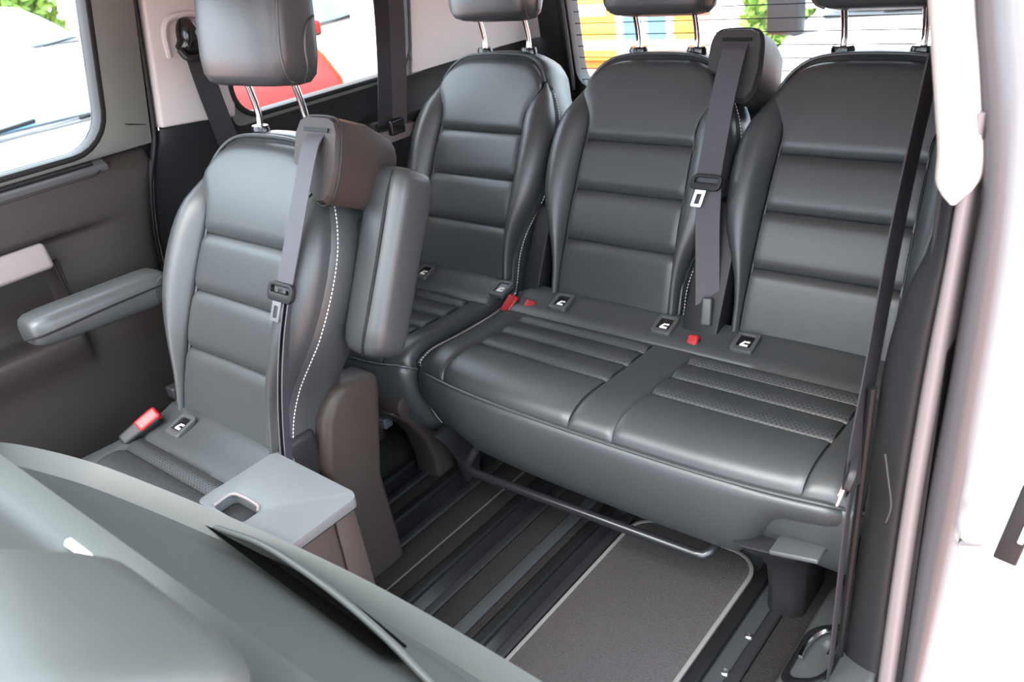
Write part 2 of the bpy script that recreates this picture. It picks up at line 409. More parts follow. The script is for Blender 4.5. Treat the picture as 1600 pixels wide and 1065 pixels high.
CP = [(-.005, .425), (-.03, .412), (-.07, .402), (-.11, .398), (-.18, .399), (-.28, .404), (-.345, .408), (-.385, .402), (-.412, .388), (-.425, .372)]
FP = [(-.425, .372), (-.432, .35), (-.428, .30), (-.405, .23), (-.365, .165)]
_cp = spline(CP, 80)
def cz(y): 
    best = min(range(len(_cp)), key=lambda i: abs(_cp[i][0] - y)); 
    for a, b in zip(_cp, _cp[1:]):
        if b[0] <= y <= a[0]: return a[1] + (b[1] - a[1]) * ((a[0] - y) / (a[0] - b[0] + 1e-9))
    return _cp[best][1]
def make_cushion(parent, loc, x0, x1, strips, inserts, fdrop, taper=1.0, tags_at=(), back=-.005):
    """x0..x1 width; strips and inserts are x ranges; fdrop(x) scales the height of the front face"""
    xc, hw = (x0 + x1) / 2, (x1 - x0) / 2
    def bow(x, y): xn = (x - xc) / hw; return (.028 * abs(xn) ** 4) * sm((-y - .2) / .22) - .012 * (1 - xn * xn) * sm((-y - .25) / .18)
    def side(x, y):
        xn = abs(x - xc) / hw; return -.020 * sm((xn - .86) / .14) ** 2
    def top(x, y): return Vector((x, y + bow(x, y), cz(y) + side(x, y)))
    mb = MB(); c = MB()
    pts = [(back, .16), (back, .39), (-.36, .385), (-.405, .36), (-.405, .30), (-.35, .185), (-.20, .15)]
    b = prism(pts, 'x', x0 + .012, x1 - .012)
    base = b.build('cushion', 'leather', parent, loc, bevel=.008)
    ycuts = [-.105, -.145, -.21, -.285, -.425]
    for (a, d) in inserts:
        m_ = (a + d) / 2
        def tx(q, y, a=a, d=d, m_=m_):
            k = 1 if y < -.3 else taper + (1 - taper) * sm((-y - .1) / .2)
            return m_ + (a + (d - a) * q - m_) * k
        for i in range(4):
            y0, y1 = ycuts[i], ycuts[i + 1]
            pillow('seat_panel', lambda u, v, y0=y0, y1=y1, tx=tx: top(tx(u, y1 + (y0 - y1) * v), y1 + (y0 - y1) * v), 20, 12 if i == 3 else 8, 'leather' if i == 3 else 'leather_perf', base, puff=.004, edge=.020, dip=.006, depth=.02, side=(.010, .003))
    for (a, d, ka, kd) in strips:     # ka/kd: inner edge that follows an insert's taper
        def sx(u, y, a=a, d=d, ka=ka, kd=kd):
            k = 0 if y < -.3 else (1 - taper) * (1 - sm((-y - .1) / .2))
            return (a + ka * k) + ((d + kd * k) - (a + ka * k)) * u
        pillow('seat_strip', lambda u, v, sx=sx: top(sx(u, -.425 + .32 * v), -.425 + .32 * v), 12, 26, 'leather', base, puff=.003, edge=.014, dip=.005, depth=.02)
    pillow('rear_band', lambda u, v: top(x0 + .01 + (x1 - x0 - .02) * u, -.105 + (.105 + back) * v), 40, 8, 'leather', base, puff=.004, edge=.02, dip=.006, depth=.02)
    fp = spline(FP, 30)
    def front(u, v):
        x = x0 + (x1 - x0) * u; t = (1 - v) * 29; i = min(28, int(t)); q = fp[i].lerp(fp[i + 1], t - i)
        xn = abs(x - xc) / hw
        z = .372 + side(x, -.42) + (q[1] - .372) * fdrop(x)
        return Vector((x, q[0] + bow(x, -.425) + .02 * sm((xn - .9) / .1), z))
    pillow('front_panel', front, 44, 16, 'leather', base, puff=.002, edge=.010, dip=.004, depth=.03)
    pp = [front(k / 60, 1) + Vector((0, -.001, .001)) for k in range(61)]
    mb = MB(); mb.tube(pp, .0034, 8); mb.build('piping', 'leather', base)
    for sd, xx in ((-1, x0), (1, x1)):
        def sidef(u, v, xx=xx, sd=sd):
            y = -.40 + u * (.395 + back) if sd > 0 else back - .005 - u * (.395 + back)
            zt = cz(y) + side(xx, y) - .006; zb = .372 + (.18 - .372) * fdrop(xx) + .02
            if y < -.33: zb += (zt - zb) * .45 * ((-y - .33) / .07) ** 2
            return Vector((xx + sd * .004 * math.sin(math.pi * v), y + bow(xx, y), zb + (zt - zb) * v))
        pillow('side_panel', sidef, 20, 10, 'leather', base, puff=.003, edge=.012, dip=.004, depth=.02)
        st = [Vector((xx + sd * .003, -.02 - .38 * k / 40 + bow(xx, -.02 - .38 * k / 40), cz(-.02 - .38 * k / 40) + side(xx, -.3) - .004)) for k in range(41)]
        for k in range(12): st.append(front(0 if sd < 0 else 1, 1 - k / 14) + Vector((sd * .004, .004, 0)))
        stitches('stitching', st, base)
    for x in tags_at: make_anchor_tag(base, (x, -.052, .4185))
    return base
def make_anchor_tag(base, p):
    x, y, z = p
    mb = holed(rrect(x, y, .024, .026, .008), rrect(x, y + .002, .0155, .016, .003), 'z', z - .010, z + .001)
    mb.v = [(a, b, c + (b - y) * .32) for a, b, c in mb.v]
    t = mb.build('anchor_frame', 'plastic_grey', base, bevel=.001)
    mb = MB(); mb.box((x - .016, y - .013, z - .008), (x + .016, y + .018, z - .003)); mb.v = [(a, b, c + (b - y) * .32) for a, b, c in mb.v]
    mb.build('anchor_recess', 'gloss_black', base)
    # little white child-seat pictogram: back, seat and head
    mb = MB(); zz = z - .0035
    mb.box((x - .009, y - .010, zz), (x + .008, y - .005, zz + .0012)); prism([(x - .009, y - .006), (x - .004, y - .005), (x + .002, y + .003), (x - .003, y + .004)], 'z', zz, zz + .0012, mb); mb.box((x + .002, y + .0, zz), (x + .009, y + .004, zz + .0012))
    mb.v = [(a, b, c + (b - y) * .32) for a, b, c in mb.v]
    mb.build('pictogram', 'white_tag', base)

def make_buckle(parent, p, rot, size=1.0):
    o = rbox('buckle', (.036 * size, .026 * size, .085 * size), .007, 'plastic', parent, p, rot, taper=lambda x, y, z: (x * (1 if z > 0 else .75), y, z))
    rbox('release_button', (.028 * size, .024 * size, .050 * size), .006, 'red', o, (0, -.004 * size, .023 * size))
    return o

def make_housing(parent, loc, m_='plastic'):
    """shoulder belt outlet on the right of a backrest"""
    pts = [(.150, .475 + .045), (.148, .575), (.158, .598), (.178, .604), (.235, .604), (.252, .598), (.262, .580), (.268, .52), (.262, .475), (.248, .458), (.228, .456), (.205, .475), (.175, .510)]
    mb = MB(); rows = []
    for (n, sc) in ((.030, .93), (.022, .985), (.012, 1.0), (-.05, 1.0), (-.10, .95), (-.118, .82)):
        cx, cs = .21, .545
        rows.append([bk(cx + (x - cx) * sc, cs + (s - cs) * sc - (0 if n > -.06 else (n + .06) * -.25), n) for x, s in pts])
    mb.grid(rows, closed_u=True); k = len(pts); mb.f.append(tuple(range(k))); o = len(mb.v) - k; mb.f.append(tuple(o + i for i in range(k))[::-1])
    h = mb.build('belt_housing', m_, parent, loc, smooth=35)
    mb = MB(); mb.box((.176, 0, -.0035), (.240, .004, .0035))
    mb.v = [tuple(bk(x, .580 + z, .0285 + y)) for x, y, z in mb.v]; mb.build('slot', 'rubber', h)
    # piping round the front face
    pts2 = [bk(.21 + (x - .21) * .995, .545 + (s - .545) * .995, .020) for x, s in pts]; pts2.append(pts2[0])
    mb = MB(); mb.tube(spline(pts2, 60), .0022, 6); mb.build('seam_piping', 'plastic', h)
    return h

def make_tongue(parent, P, wv, d, n):
    """belt tongue: loop of black plastic round the strap and a steel tab. P centre, wv across (unit), d down (unit), n out (unit)"""
    P, wv, d, n = map(Vector, (P, wv, d, n))
    def W(a, b, c): return P + wv * a + d * b + n * c
    mb = holed(rrect(0, 0, .034, .017, .012), rrect(0, -.004, .026, .006, .004), 'z', -.004, .006)
    mb.v = [tuple(W(x, y, z)) for x, y, z in mb.v]; t = mb.build('tongue_loop', 'plastic', parent, bevel=.0015)
    mb = holed(rrect(0, .033, .012, .020, .003), rrect(0, .036, .0055, .011, .002), 'z', 0, .003)
    mb.v = [tuple(W(x - .006 * 1, y, z)) for x, y, z in mb.v]; mb.build('tongue_tab', 'steel', t)
    return t

# ================================================================== THE VAN: floor
floor_mb = MB(); floor_mb.box((-1.84, -1.5, -.06), (-.17, 2.26, 0))
floor = floor_mb.build('floor', 'floor_vinyl', smooth=0, kind='structure')
def strip(name, x0, x1, y0, y1, z0, z1, m_, bev=.002, parent=floor, **t):
    mb = MB(); mb.box((x0, y0, z0), (x1, y1, z1)); return mb.build(name, m_, parent, bevel=bev, **t)
def rail(x0, x1, y0, y1):
    pts = [(x0, -.005), (x0, .007), (x0 + .004, .011), (x0 + .022, .011), (x0 + .026, .007), (x0 + .028, -.004)]
    r_ = prism(pts, 'y', y0, y1).build('seat_rail', 'rubber', floor, bevel=.001)
    pts = [(x1, -.005), (x1, .007), (x1 - .004, .011), (x1 - .020, .011), (x1 - .024, .007), (x1 - .026, -.004)]
    prism(pts[::-1], 'y', y0, y1).build('rail_lip', 'plastic', r_, bevel=.001)
    mb = MB(); mb.box((x0 + .024, y0, -.004), (x1 - .024, y1, .0015)); mb.build('rail_channel', 'steel_black', r_)
    return r_
for (a, b) in ((-1.46, -1.365), (-1.325, -1.225), (-1.112, -1.022), (-.910, -.828), (-.527, -.442)):
    rl = rail(a, b, -.9, 1.95)
for (x, y) in ((-.473, .961), (-.473, 1.06), (-.473, .80)):
    mb = MB(); n = 14
    mb.grid([[(x + q * .0085 * math.cos(2 * math.pi * k / n), y + q * .0085 * math.sin(2 * math.pi * k / n), z) for k in range(n)] for q, z in ((1, .001), (1, .004), (.7, .0065), (.35, .006), (.3, .004))], closed_u=True)
    mb.build('rail_screw', 'steel', rl)
strip('rail_channel', -.497, -.466, -.9, 1.95, -.002, .0035, 'strip_grey', .001)
strip('carpet_strip', -1.222, -1.160, -.9, 1.95, 0, .007, 'carpet')
strip('carpet_strip', -1.153, -1.115, -.9, 1.95, 0, .007, 'carpet')
strip('seam_trim', -1.158, -1.155, -.9, 1.95, 0, .0082, 'mat_seam', .0008)
strip('carpet_strip', -1.020, -.964, -.9, 1.95, 0, .007, 'carpet')
strip('trim_strip', -.962, -.932, -.9, 1.95, 0, .009, 'strip_grey')
strip('carpet_strip', -.930, -.912, -.9, 1.95, 0, .007, 'carpet')
strip('carpet_strip', -.440, -.386, -.9, 1.95, 0, .006, 'carpet')
strip('carpet_strip', -1.79, -1.462, -.9, 1.95, 0, .006, 'carpet')
strip('carpet_strip', -1.363, -1.327, -.9, 1.95, 0, .006, 'carpet')
# mat
mt = thing('floor_mat', (-.676, .6, 0), 'grey carpet floor mat with pale bound edge in front of the rear bench', 'mat')
prism(rrect(0, 0, .140, .645, .055), 'z', .001, .010).build('mat_pile', 'mat_cloth', mt, bevel=.002)
mb = holed(rrect(0, 0, .147, .652, .062), rrect(0, 0, .1385, .6435, .054), 'z', .001, .0115); mb.build('bound_edge', 'mat_edge', mt, bevel=.0015)

# ------------------------------------------------------------------ left side: sliding door inside
YE = [(-.1, .805), (.4, .800), (.60, .803), (.70, .812), (.82, .842), (.90, .880), (.96, .893), (1.2, .935), (1.35, .955)]
def prof(y, z):
    x = interp([(0, -1.742), (.30, -1.738), (.54, -1.735), (.80, -1.735), (.855, -1.742), (.872, -1.752), (.906, -1.795)], z)
    rec = sm((.60 - y) / .02)                       # storage pocket under the pull
    if .585 < z < .74: x -= .05 * rec * sm((z - .585) / .006) * sm((.74 - z) / .01)
    if .50 < z < .592: x += .018 * rec * sm((z - .50) / .07) * sm((.594 - z) / .006)
    x -= .018 * sm((.790 - z) / .012) * sm((z - .5) / .2) * sm((.74 - y) / .16)   # overhang above the recess
    x -= .03 * sm((y - (interp(YE, z) - .035)) / .035) ** 2
    return x
door = struct_empty('door_1')
zs = sorted([-.02, .0, .1, .2, .3, .4, .47, .5, .52, .54, .56, .575, .583, .586, .588, .591, .6, .65, .7, .725, .73, .735, .74, .75, .77, .776, .782, .787, .79, .80, .82, .84, .855, .862, .868, .872, .88, .89, .906])
rows = []
for z in zs:
    ye = interp(YE, z)
    ys = [-1.4, -.8, -.2, .2, .4, .5, .54, .57, .58, .585, .59, .595, .60, .62, .66, .70, .74]; ys += [ye - .045, ye - .03, ye - .02, ye - .01, ye - .004]
    ys = [y for y in ys if y < ye - .05] + [ye - .045, ye - .03, ye - .02, ye - .01, ye - .004]
    while len(ys) < 22: ys.insert(0, ys[0] - .01)
    rows.append([(prof(y, z), y, z) for y in ys])
mb = MB(); mb.grid([r[::-1] for r in rows]); mb.build('door_panel', 'plastic_door', door, smooth=50)
# window surround
def trimx(z): return -1.772 + max(0, z - .92) * .06
inner = [(y + (z - .95) * .18, z) for y, z in rrect(.10, 1.105, .69, .195, .075)]
outer = [((interp(YE, z) - .004) if y > .3 else y, z) for y, z in rrect(-.1, 1.115, .95, .215, .004)]
mb = holed(outer, inner, 'x', -.035, 0); mb.v = [(x + trimx(z), y, z) for x, y, z in mb.v]
mb.build('window_surround', 'plastic_green', door, bevel=.004)
inner2 = [(y + (z - .95) * .18, z) for y, z in rrect(.10, 1.105, .682, .187, .070)]
mb = holed([(y + (z - .95) * .18, z) for y, z in rrect(.10, 1.105, .694, .199, .079)], inner2, 'x', -.045, .001); mb.v = [(x + trimx(z), y, z) for x, y, z in mb.v]
mb.build('window_seal', 'rubber', door, bevel=.002)
mb = prism(inner2, 'x', -.040, -.036); mb.v = [(x + trimx(z), y, z) for x, y, z in mb.v]; mb.build('pane', 'glass_clear', door)
# sill strip with a blind slot, and the seams of the trim
mb = MB(); mb.box((-1.795, -.9, .872), (-1.7565, .762, .886)); mb.v = [(x, y, z + (.022 if x < -1.77 else 0)) for x, y, z in mb.v]; mb.build('sill_strip', 'plastic_grey', door, bevel=.002)
mb = MB(); mb.tube([(-1.767, -.9, .894), (-1.767, .735, .894)], .0045, 8); mb.build('sill_slot', 'rubber', door)
mb = MB(); mb.tube(spline([(-1.753, -.9, .871), (-1.753, .74, .871), (-1.757, .768, .878), (-1.768, .772, .892)], 30), .0022, 6); mb.build('trim_seam', 'rubber', door)
mb = MB(); mb.tube([(-1.775, .802, .962), (-1.770, .84, .948), (-1.772, .885, .937)], .0018, 6); mb.build('trim_seam', 'rubber', door)
rbox('door_pull', (.055, .9, .052), .010, 'silver_trim', door, (-1.745, .130, .758), taper=lambda x, y, z: (x + (-.012 if z > 0 else 0), y, z))
mb = MB(); mb.tube(spline([(-1.752, .588, .735), (-1.748, .592, .66), (-1.742, .600, .59)], 10), .0025, 6); mb.build('trim_seam', 'rubber', door)
# ------------------------------------------------------------------ left side: pillar, quarter panel, D pillar
wl = struct_empty('wall_left')
mb = MB(); rows = []
for z in [-.02, .1, .2, .3, .4, .5, .6, .7, .76, .80, .84, .88, .90, .92]:
    ye = interp(YE, z) + .010
    ys = [ye, ye + .006, ye + .02, ye + .06, 1.15, 1.4, 1.7, 2.0, 2.26]
    rows.append([(-1.764 - (.03 if i == 0 else (.006 if i == 1 else 0)) - .012 * sm((.92 - z) / .1) * (1 if i > 1 else 0), y, z if y < 1.1 else min(z, .886 + (z - .886) * .1)) for i, y in enumerate(ys)])
mb.grid([r[::-1] for r in rows]); mb.build('lower_trim', 'plastic', wl, smooth=50)
mb = MB(); mb.box((-1.80, .915, .885), (-1.772, 1.09, .945)); mb.build('pillar_backing', 'plastic', wl)
mb = MB(); mb.grid([[(-1.80, interp(YE, z) - .03, z), (-1.80, interp(YE, z) + .03, z)] for z in (0, .4, .6, .7, .82, .9, .96, 1.2, 1.33)]); mb.build('door_gap', 'rubber', wl)
mb = MB(); mb.tube(spline([(-1.776, interp(YE, z) + .004, z) for z in (0, .3, .5, .6, .7, .76, .82, .86, .9, .96, 1.05, 1.2, 1.32)], 50), .0065, 8); mb.build('door_seal', 'rubber', wl)
ycr = lambda z: interp(YE, z) + .014
pil = [(ycr(.925), .925), (1.0, .916), (1.085, .905), (1.10, .96), (1.115, 1.1), (1.13, 1.33), (ycr(1.33), 1.33), (ycr(1.2), 1.2), (ycr(1.05), 1.05)]
prism(pil[::-1], 'x', -1.79, -1.756).build('pillar_trim', 'cream', wl, bevel=.006, bseg=3)
mb = MB(); mb.tube(spline([(-1.757, .965, 1.06), (-1.752, .968, 1.115), (-1.750, .985, 1.135), (-1.750, 1.03, 1.138), (-1.754, 1.06, 1.13)], 20), .007, 8); mb.build('guide_bulge', 'cream', wl)
# quarter window: frame, pane
qi = [(y + (z - .95) * .20 * (1 if y > 1.4 else .12), z) for y, z in rrect(1.378, 1.10, .282, .198, .06)]
qo = [(y + (z - .95) * .20 * (1 if y > 1.4 else .12), z) for y, z in rrect(1.378, 1.10, .294, .210, .07)]
mb = holed(qo, qi, 'x', -1.80, -1.752); mb.build('quarter_window_seal', 'rubber', wl, bevel=.003)
mb = prism(qi, 'x', -1.792, -1.788); mb.build('quarter_pane', 'glass_clear', wl)
mb = holed([(y, z) for y, z in rrect(1.40, 1.115, .32, .235, .02)], qo, 'x', -1.80, -1.762); mb.build('quarter_surround', 'plastic_green', wl, bevel=.003)
mb = MB(); rows = []
for z in (.885, .90, 1.0, 1.1, 1.2, 1.33):
    sh = (z - .95) * .20
    rows.append([(-1.790, 1.672 + sh, z), (-1.756, 1.676 + sh, z), (-1.752, 1.70 + sh, z), (-1.752, 1.85, z), (-1.755, 2.05, z), (-1.745, 2.15, z), (-1.72, 2.21, z), (-1.66, 2.25, z)])
mb.grid([r[::-1] for r in rows]); mb.build('rear_pillar_trim', 'cream', wl, smooth=60)
mb = MB(); mb.box((-1.80, 1.44, .775), (-1.70, 1.66, .80)); mb.build('storage_shelf', 'plastic', wl, bevel=.006)
mb = MB(); mb.box((-1.78, 1.45, .735), (-1.705, 1.65, .772)); mb.build('storage_tray', 'silver_trim', wl, bevel=.006)
# roof and rear
# roof cloth; two unseen glass panels are added to brighten the interior
ceil = struct_empty('ceiling')
for (a, b) in (((-1.86, -1.5), (-1.66, 2.30)), ((-1.10, -1.5), (-.92, 2.30)), ((-.36, -1.5), (-.20, 2.30)), ((-1.66, -1.5), (-1.10, -1.0)), ((-.92, -1.5), (-.36, -1.0)), ((-1.66, .45), (-1.10, 2.30)), ((-.92, .45), (-.36, 2.30))):
    mb = MB(); mb.box((*a, 1.33), (*b, 1.37)); mb.build('roof_lining', 'ceiling_cloth', ceil, smooth=0)
for (a, b) in ((-1.67, -1.09), (-.93, -.35)):
    mb = MB(); mb.box((a, -1.01, 1.375), (b, .46, 1.38)); mb.build('added_roof_glass', 'glass_clear', ceil, smooth=0)
wb = struct_empty('wall_back')
mb = holed(rrect(-1.0, .70, .80, .70, .03), rrect(-1.0, 1.005, .61, .285, .06), 'y', 2.24, 2.30)
mb.v = [(x, y - max(0, z - .7) * .10, min(z, 1.33)) for x, y, z in mb.v]
mb.build('tailgate_trim', 'plastic', wb, bevel=.006)
for (x, b) in ((-1.615, .09), (-.385, -.09)):
    pass
mb = MB(); mb.tube(spline([(-1.618, 2.215, .72), (-1.622, 2.20, .95), (-1.622, 2.17, 1.25)], 16), .012, 8); mb.build('tailgate_seal', 'rubber', wb)
mb = prism(rrect(-1.0, 1.005, .605, .28, .055), 'y', 2.262, 2.266); mb.v = [(x, y - max(0, z - .7) * .10, z) for x, y, z in mb.v]
rp = mb.build('rear_pane', 'glass_clear', wb)
for k in range(16):
    z = .745 + k * .0345
    mb = MB(); mb.tube([(-1.60, 2.257 - max(0, z - .7) * .10, z), (-.40, 2.257 - max(0, z - .7) * .10, z)], .0016, 5); mb.build('heater_wire', 'rubber', rp)

# ------------------------------------------------------------------ right side: door opening pillar
wr = struct_empty('wall_right')
def band(name, left, right, m_, y=1.0, bulge=.012, depth=.12, nc=8, nh=40, y_in=0, y_out=0, parent=wr, pw=1):
    y += bulge
    zs_ = [left[0][1] + (left[-1][1] - left[0][1]) * (1 - (1 - k / (nh - 1)) ** pw) for k in range(nh)]
    L = sorted([(z, x) for x, z in left]); Rr = sorted([(z, x) for x, z in right])
    rows = []
    for z in zs_:
        a, b = interp(L, z), interp(Rr, z); row = [(a, y + depth, z)]
        for k in range(nc + 1):
            t = k / nc; row.append((a + (b - a) * t, y - bulge * (1 - (2 * t - 1) ** 4) + y_in * (1 - t) + y_out * t, z))
        row.append((b, y + depth, z)); rows.append(row)
    mb = MB(); mb.grid(rows)
    n = nc + 3; mb.f.append(tuple(range(n))); o = len(mb.v) - n; mb.f.append(tuple(o + i for i in range(n))[::-1])
    return mb.build(name, m_, parent, smooth=60)
darkL = [(-.236, 1.0), (-.237, .90), (-.240, .828), (-.262, .755), (-.279, .638), (-.284, .419), (-.299, .052), (-.302, -.03)]
pinkL = [(-.205, 1.0), (-.209, .90), (-.211, .832), (-.220, .654), (-.226, .443), (-.231, .097), (-.233, -.06)]
pinkR = [(-.190, 1.0), (-.194, .90), (-.196, .834), (-.201, .659), (-.206, .451), (-.208, .112), (-.21, -.06)]
frL = [(-.235, 1.33), (-.220, 1.114), (-.189, .927), (-.190, .835), (-.194, .661), (-.200, .454), (-.201, .117), (-.203, -.06)]
frR = [(-.215, 1.33), (-.187, 1.112), (-.167, 1.018), (-.157, .93), (-.152, .825), (-.152, .673), (-.154, .473), (-.166, .139), (-.176, -.06)]
band('pillar_trim', darkL, pinkL, 'plastic', y=1.0, bulge=.012, depth=.5, y_in=.03)
band('door_seal', pinkL, pinkR, 'seal_grey', y=.995, bulge=.010, depth=.1)
band('pillar_frame', frL, frR, 'paint_silver', y=1.0, bulge=.028, depth=.1, nc=14)
crL = [(-.292, 1.33), (-.260, 1.115), (-.249, 1.05), (-.239, .99), (-.2335, .955), (-.2325, .926), (-.230, .916), (-.223, .907), (-.213, .900)]
crR = [(-.250, 1.33), (-.218, 1.114), (-.205, 1.05), (-.195, .99), (-.189, .955), (-.188, .938), (-.189, .925), (-.193, .914), (-.199, .906), (-.204, .900)]
band('upper_trim', crL, crR, 'cream', y=.985, bulge=.014, depth=.25, nc=10, nh=60, pw=2.2)
mb = MB(); mb.box((-.232, 1.02, -.02), (-.20, 2.26, .90)); mb.build('lower_trim', 'plastic', wr)
mb = holed(rrect(1.66, 1.12, .60, .22, .01), rrect(1.68, 1.09, .44, .15, .05), 'x', -.232, -.20); mb.build('window_surround', 'cream', wr)
# grab recess outline moulded into the pillar trim
mb = MB(); mb.tube(spline([(-.252, .990, .54), (-.243, .986, .50), (-.236, .985, .46), (-.240, .985, .43)], 16), .0012, 6); mb.build('trim_seam', 'plastic_house', wr)
# step trim with lashing ring
st = MB(); st.box((-.386, .55, -.01), (-.235, 1.24, .030)); st.v = [(x, y, z if z < 0 else z + (.10 if x > -.3 else 0) * (1 if y > .9 else .4)) for x, y, z in st.v]
sill = st.build('step_trim', 'plastic_grey', wr, bevel=.012, bseg=3)
mb = holed(rrect(-.338, 1.035, .042, .075, .03, 8), rrect(-.338, 1.035, .030, .062, .024, 8), 'z', .045, .066); mb.v = [(x, y, z + (x + .338) * .65) for x, y, z in mb.v]; mb.build('ring_recess', 'gloss_black', wr, bevel=.003)
mb = prism(rrect(-.338, 1.035, .033, .065, .026, 8), 'z', .046, .056); mb.v = [(x, y, z + (x + .338) * .65) for x, y, z in mb.v]; mb.build('recess_floor', 'rubber', wr)
mb = MB(); mb.tube([(-.338 + .024 * math.cos(a), 1.035 + .050 * math.sin(a), .072 + .016 * math.cos(a)) for a in [R(-20 + 220 * k / 24) for k in range(25)]], .004, 8); mb.build('lashing_ring', 'chrome', wr)
# black belt slot line down the pillar's inner edge
mb = MB(); mb.tube(spline([(-.302, 1.03, 0), (-.290, 1.025, .40), (-.284, 1.02, .62)], 20), .006, 8); mb.build('trim_gap', 'rubber', wr)

# open sliding door outside
sd = thing('sliding_door', (-.10, 1.06, -.55), 'white sliding door pushed open behind the silver door frame', 'door')
def doorx(z): return interp([(0, -.012), (.5, .0), (1.0, 0.0), (1.4, -.01), (1.9, -.075)], z)
mb = MB(); rows = []
for z in [0.1 + 1.75 * k / 16 for k in range(17)]:
    d = doorx(z); rows.append([(-.085 + d, 1.2, z), (-.085 + d, .012, z), (-.080 + d, 0.0, z), (.055 + d, 0.0, z), (.072 + d, .012, z), (.078 + d, .05, z), (.078 + d, 1.2, z)])
mb.grid(rows, closed_u=True); mb.f.append(tuple(range(7))); mb.f.append(tuple(len(mb.v) - 7 + i for i in range(7))[::-1])
mb.build('door_leaf', 'paint_white', sd, smooth=50)
lp = rbox('latch_plate', (.030, .006, .135), .004, 'plastic', sd, (.010, -.002, .985)); lp.rotation_euler = (0, R(8), 0)
rbox('latch_slot', (.007, .004, .05), .002, 'white_tag', lp, (.008, -.004, .0))
mb = MB(); mb.tube([(-.052, -.001, .93), (-.052, -.014, .935), (-.030, -.014, .945), (-.030, -.001, .945)], .005, 8); mb.build('striker', 'steel', sd)
mb = MB(); n = 12; mb.grid([[(-.035 + q * .008 * math.cos(2 * math.pi * k / n), yy, .995 + q * .008 * math.sin(2 * math.pi * k / n)) for k in range(n)] for q, yy in ((1, 0), (1, -.005), (.5, -.007), (.1, -.007))], closed_u=True); mb.build('rubber_stop', 'white_tag', sd)

# ================================================================== SEATS
# --- rear bench, two places
bench = thing('bench_seat', (-.785, 1.46, 0), 'black leather double bench seat with two backrests beside the open door', 'bench seat')
bl = (-.785, 1.46, 0)
for cx in (-1.0, -.528):
    b = make_backrest(bench, (cx - bl[0], 0, 0)); make_headrest(bench, (cx - bl[0], 0, 0))
def fd(x):   # front face: shallower at the outer corner where the leg stands
    return 1 - .56 * sm((x - .265) / .11) - .10 * sm((-x - .35) / .1)
make_cushion(bench, (0, 0, 0), -.493, .493, [(-.488, -.390, 0, 0), (-.045, .055, 0, 0), (.400, .488, 0, 0)], [(-.390, -.045), (.055, .400)], fd, tags_at=(-.326, -.048, .138))
make_housing(bench, (-1.0 - bl[0], 0, 0), 'plastic_house')
# centre belt guide cover between the backrests
def W2(px): return px - bl[0]
mb = prism([(-.10, .40), (-.02, .40), (.10, .66), (.03, .66), (-.05, .50)], 'x', W2(-.80), W2(-.715)); mb.v = [(x, y, z) for x, y, z in mb.v]
cv = mb.build('buckle_cover', 'plastic', bench, bevel=.008); cv.location = (0, .05, 0)
rbox('latch_lever', (.022, .03, .06), .005, 'plastic_grey', cv, (W2(-.745), -.075, .455), (R(-20), 0, R(15)))
mb = prism([(-.06, .38), (0, .38), (.09, .60), (.05, .60)], 'x', W2(-1.255), W2(-1.205)); mb.build('buckle_cover', 'plastic', bench, (0, .02, 0), bevel=.008)
make_buckle(bench, (W2(-1.198), -.095, .372), (R(-50), R(8), 0))
make_buckle(bench, (W2(-.751), -.088, .378), (R(-42), R(-6), 0), .9)
# legs and release bar
def leg_cover(parent, x, m_='plastic', flip=1):
    rows = []
    for (z, y0, y1, hx) in ((.0, -.325, -.20, .034), (.05, -.322, -.20, .034), (.11, -.328, -.19, .037), (.155, -.350, -.18, .044), (.19, -.385, -.17, .058), (.225, -.415, -.15, .075)):
        rows.append([(x - hx, y0 + .012, z), (x - hx * .6, y0, z), (x + hx * .6, y0 + .003, z + (.012 if z > .15 else 0)), (x + hx, y0 + .02, z + (.02 if z > .15 else 0)), (x + hx, y1, z), (x - hx, y1, z)])
    mb = MB(); mb.grid(rows, closed_u=True); mb.f.append(tuple(range(6))); mb.f.append(tuple(len(mb.v) - 6 + i for i in range(6))[::-1])
    return mb.build('leg', m_, parent, smooth=45, bevel=.004)
lg = leg_cover(bench, W2(-.442))
rbox('leg_cap', (.085, .05, .010), .004, 'plastic_grey', lg, (W2(-.388), -.402, .256), (0, R(-12), 0))
mb = MB(); rows = []
for (z, y0, y1) in ((.0, -.315, -.27), (.03, -.325, -.27), (.08, -.335, -.25), (.15, -.37, -.2), (.19, -.40, -.15)):
    rows.append([(W2(-1.268), y0, z), (W2(-1.252), y0, z), (W2(-1.252), y1, z), (W2(-1.268), y1, z)])
mb.grid(rows, closed_u=True); mb.f.append((0, 1, 2, 3)); mb.f.append(tuple(len(mb.v) - 4 + i for i in range(4))[::-1]); mb.build('leg', 'plastic', bench, bevel=.003)
for yb in (-.08,):
    for xb in (-1.2, -.45):
        rbox('rear_foot', (.06, .16, .30), .01, 'plastic', bench, (W2(xb), yb, .15))
bar = spline([(W2(-1.17), -.30, .185), (W2(-1.172), -.355, .15), (W2(-1.165), -.392, .131), (W2(-1.14), -.398, .13), (W2(-.60), -.378, .13), (W2(-.578), -.374, .131), (W2(-.568), -.355, .138), (W2(-.567), -.31, .16), (W2(-.567), -.25, .19)], 60)
mb = MB(); mb.tube(bar, .0105, 12); mb.build('release_bar', 'steel_black', bench)
mb = MB(); mb.box((W2(-1.20), -.335, .165), (W2(-.50), -.10, .185)); mb.build('seat_pan', 'rubber', bench, bevel=.01)

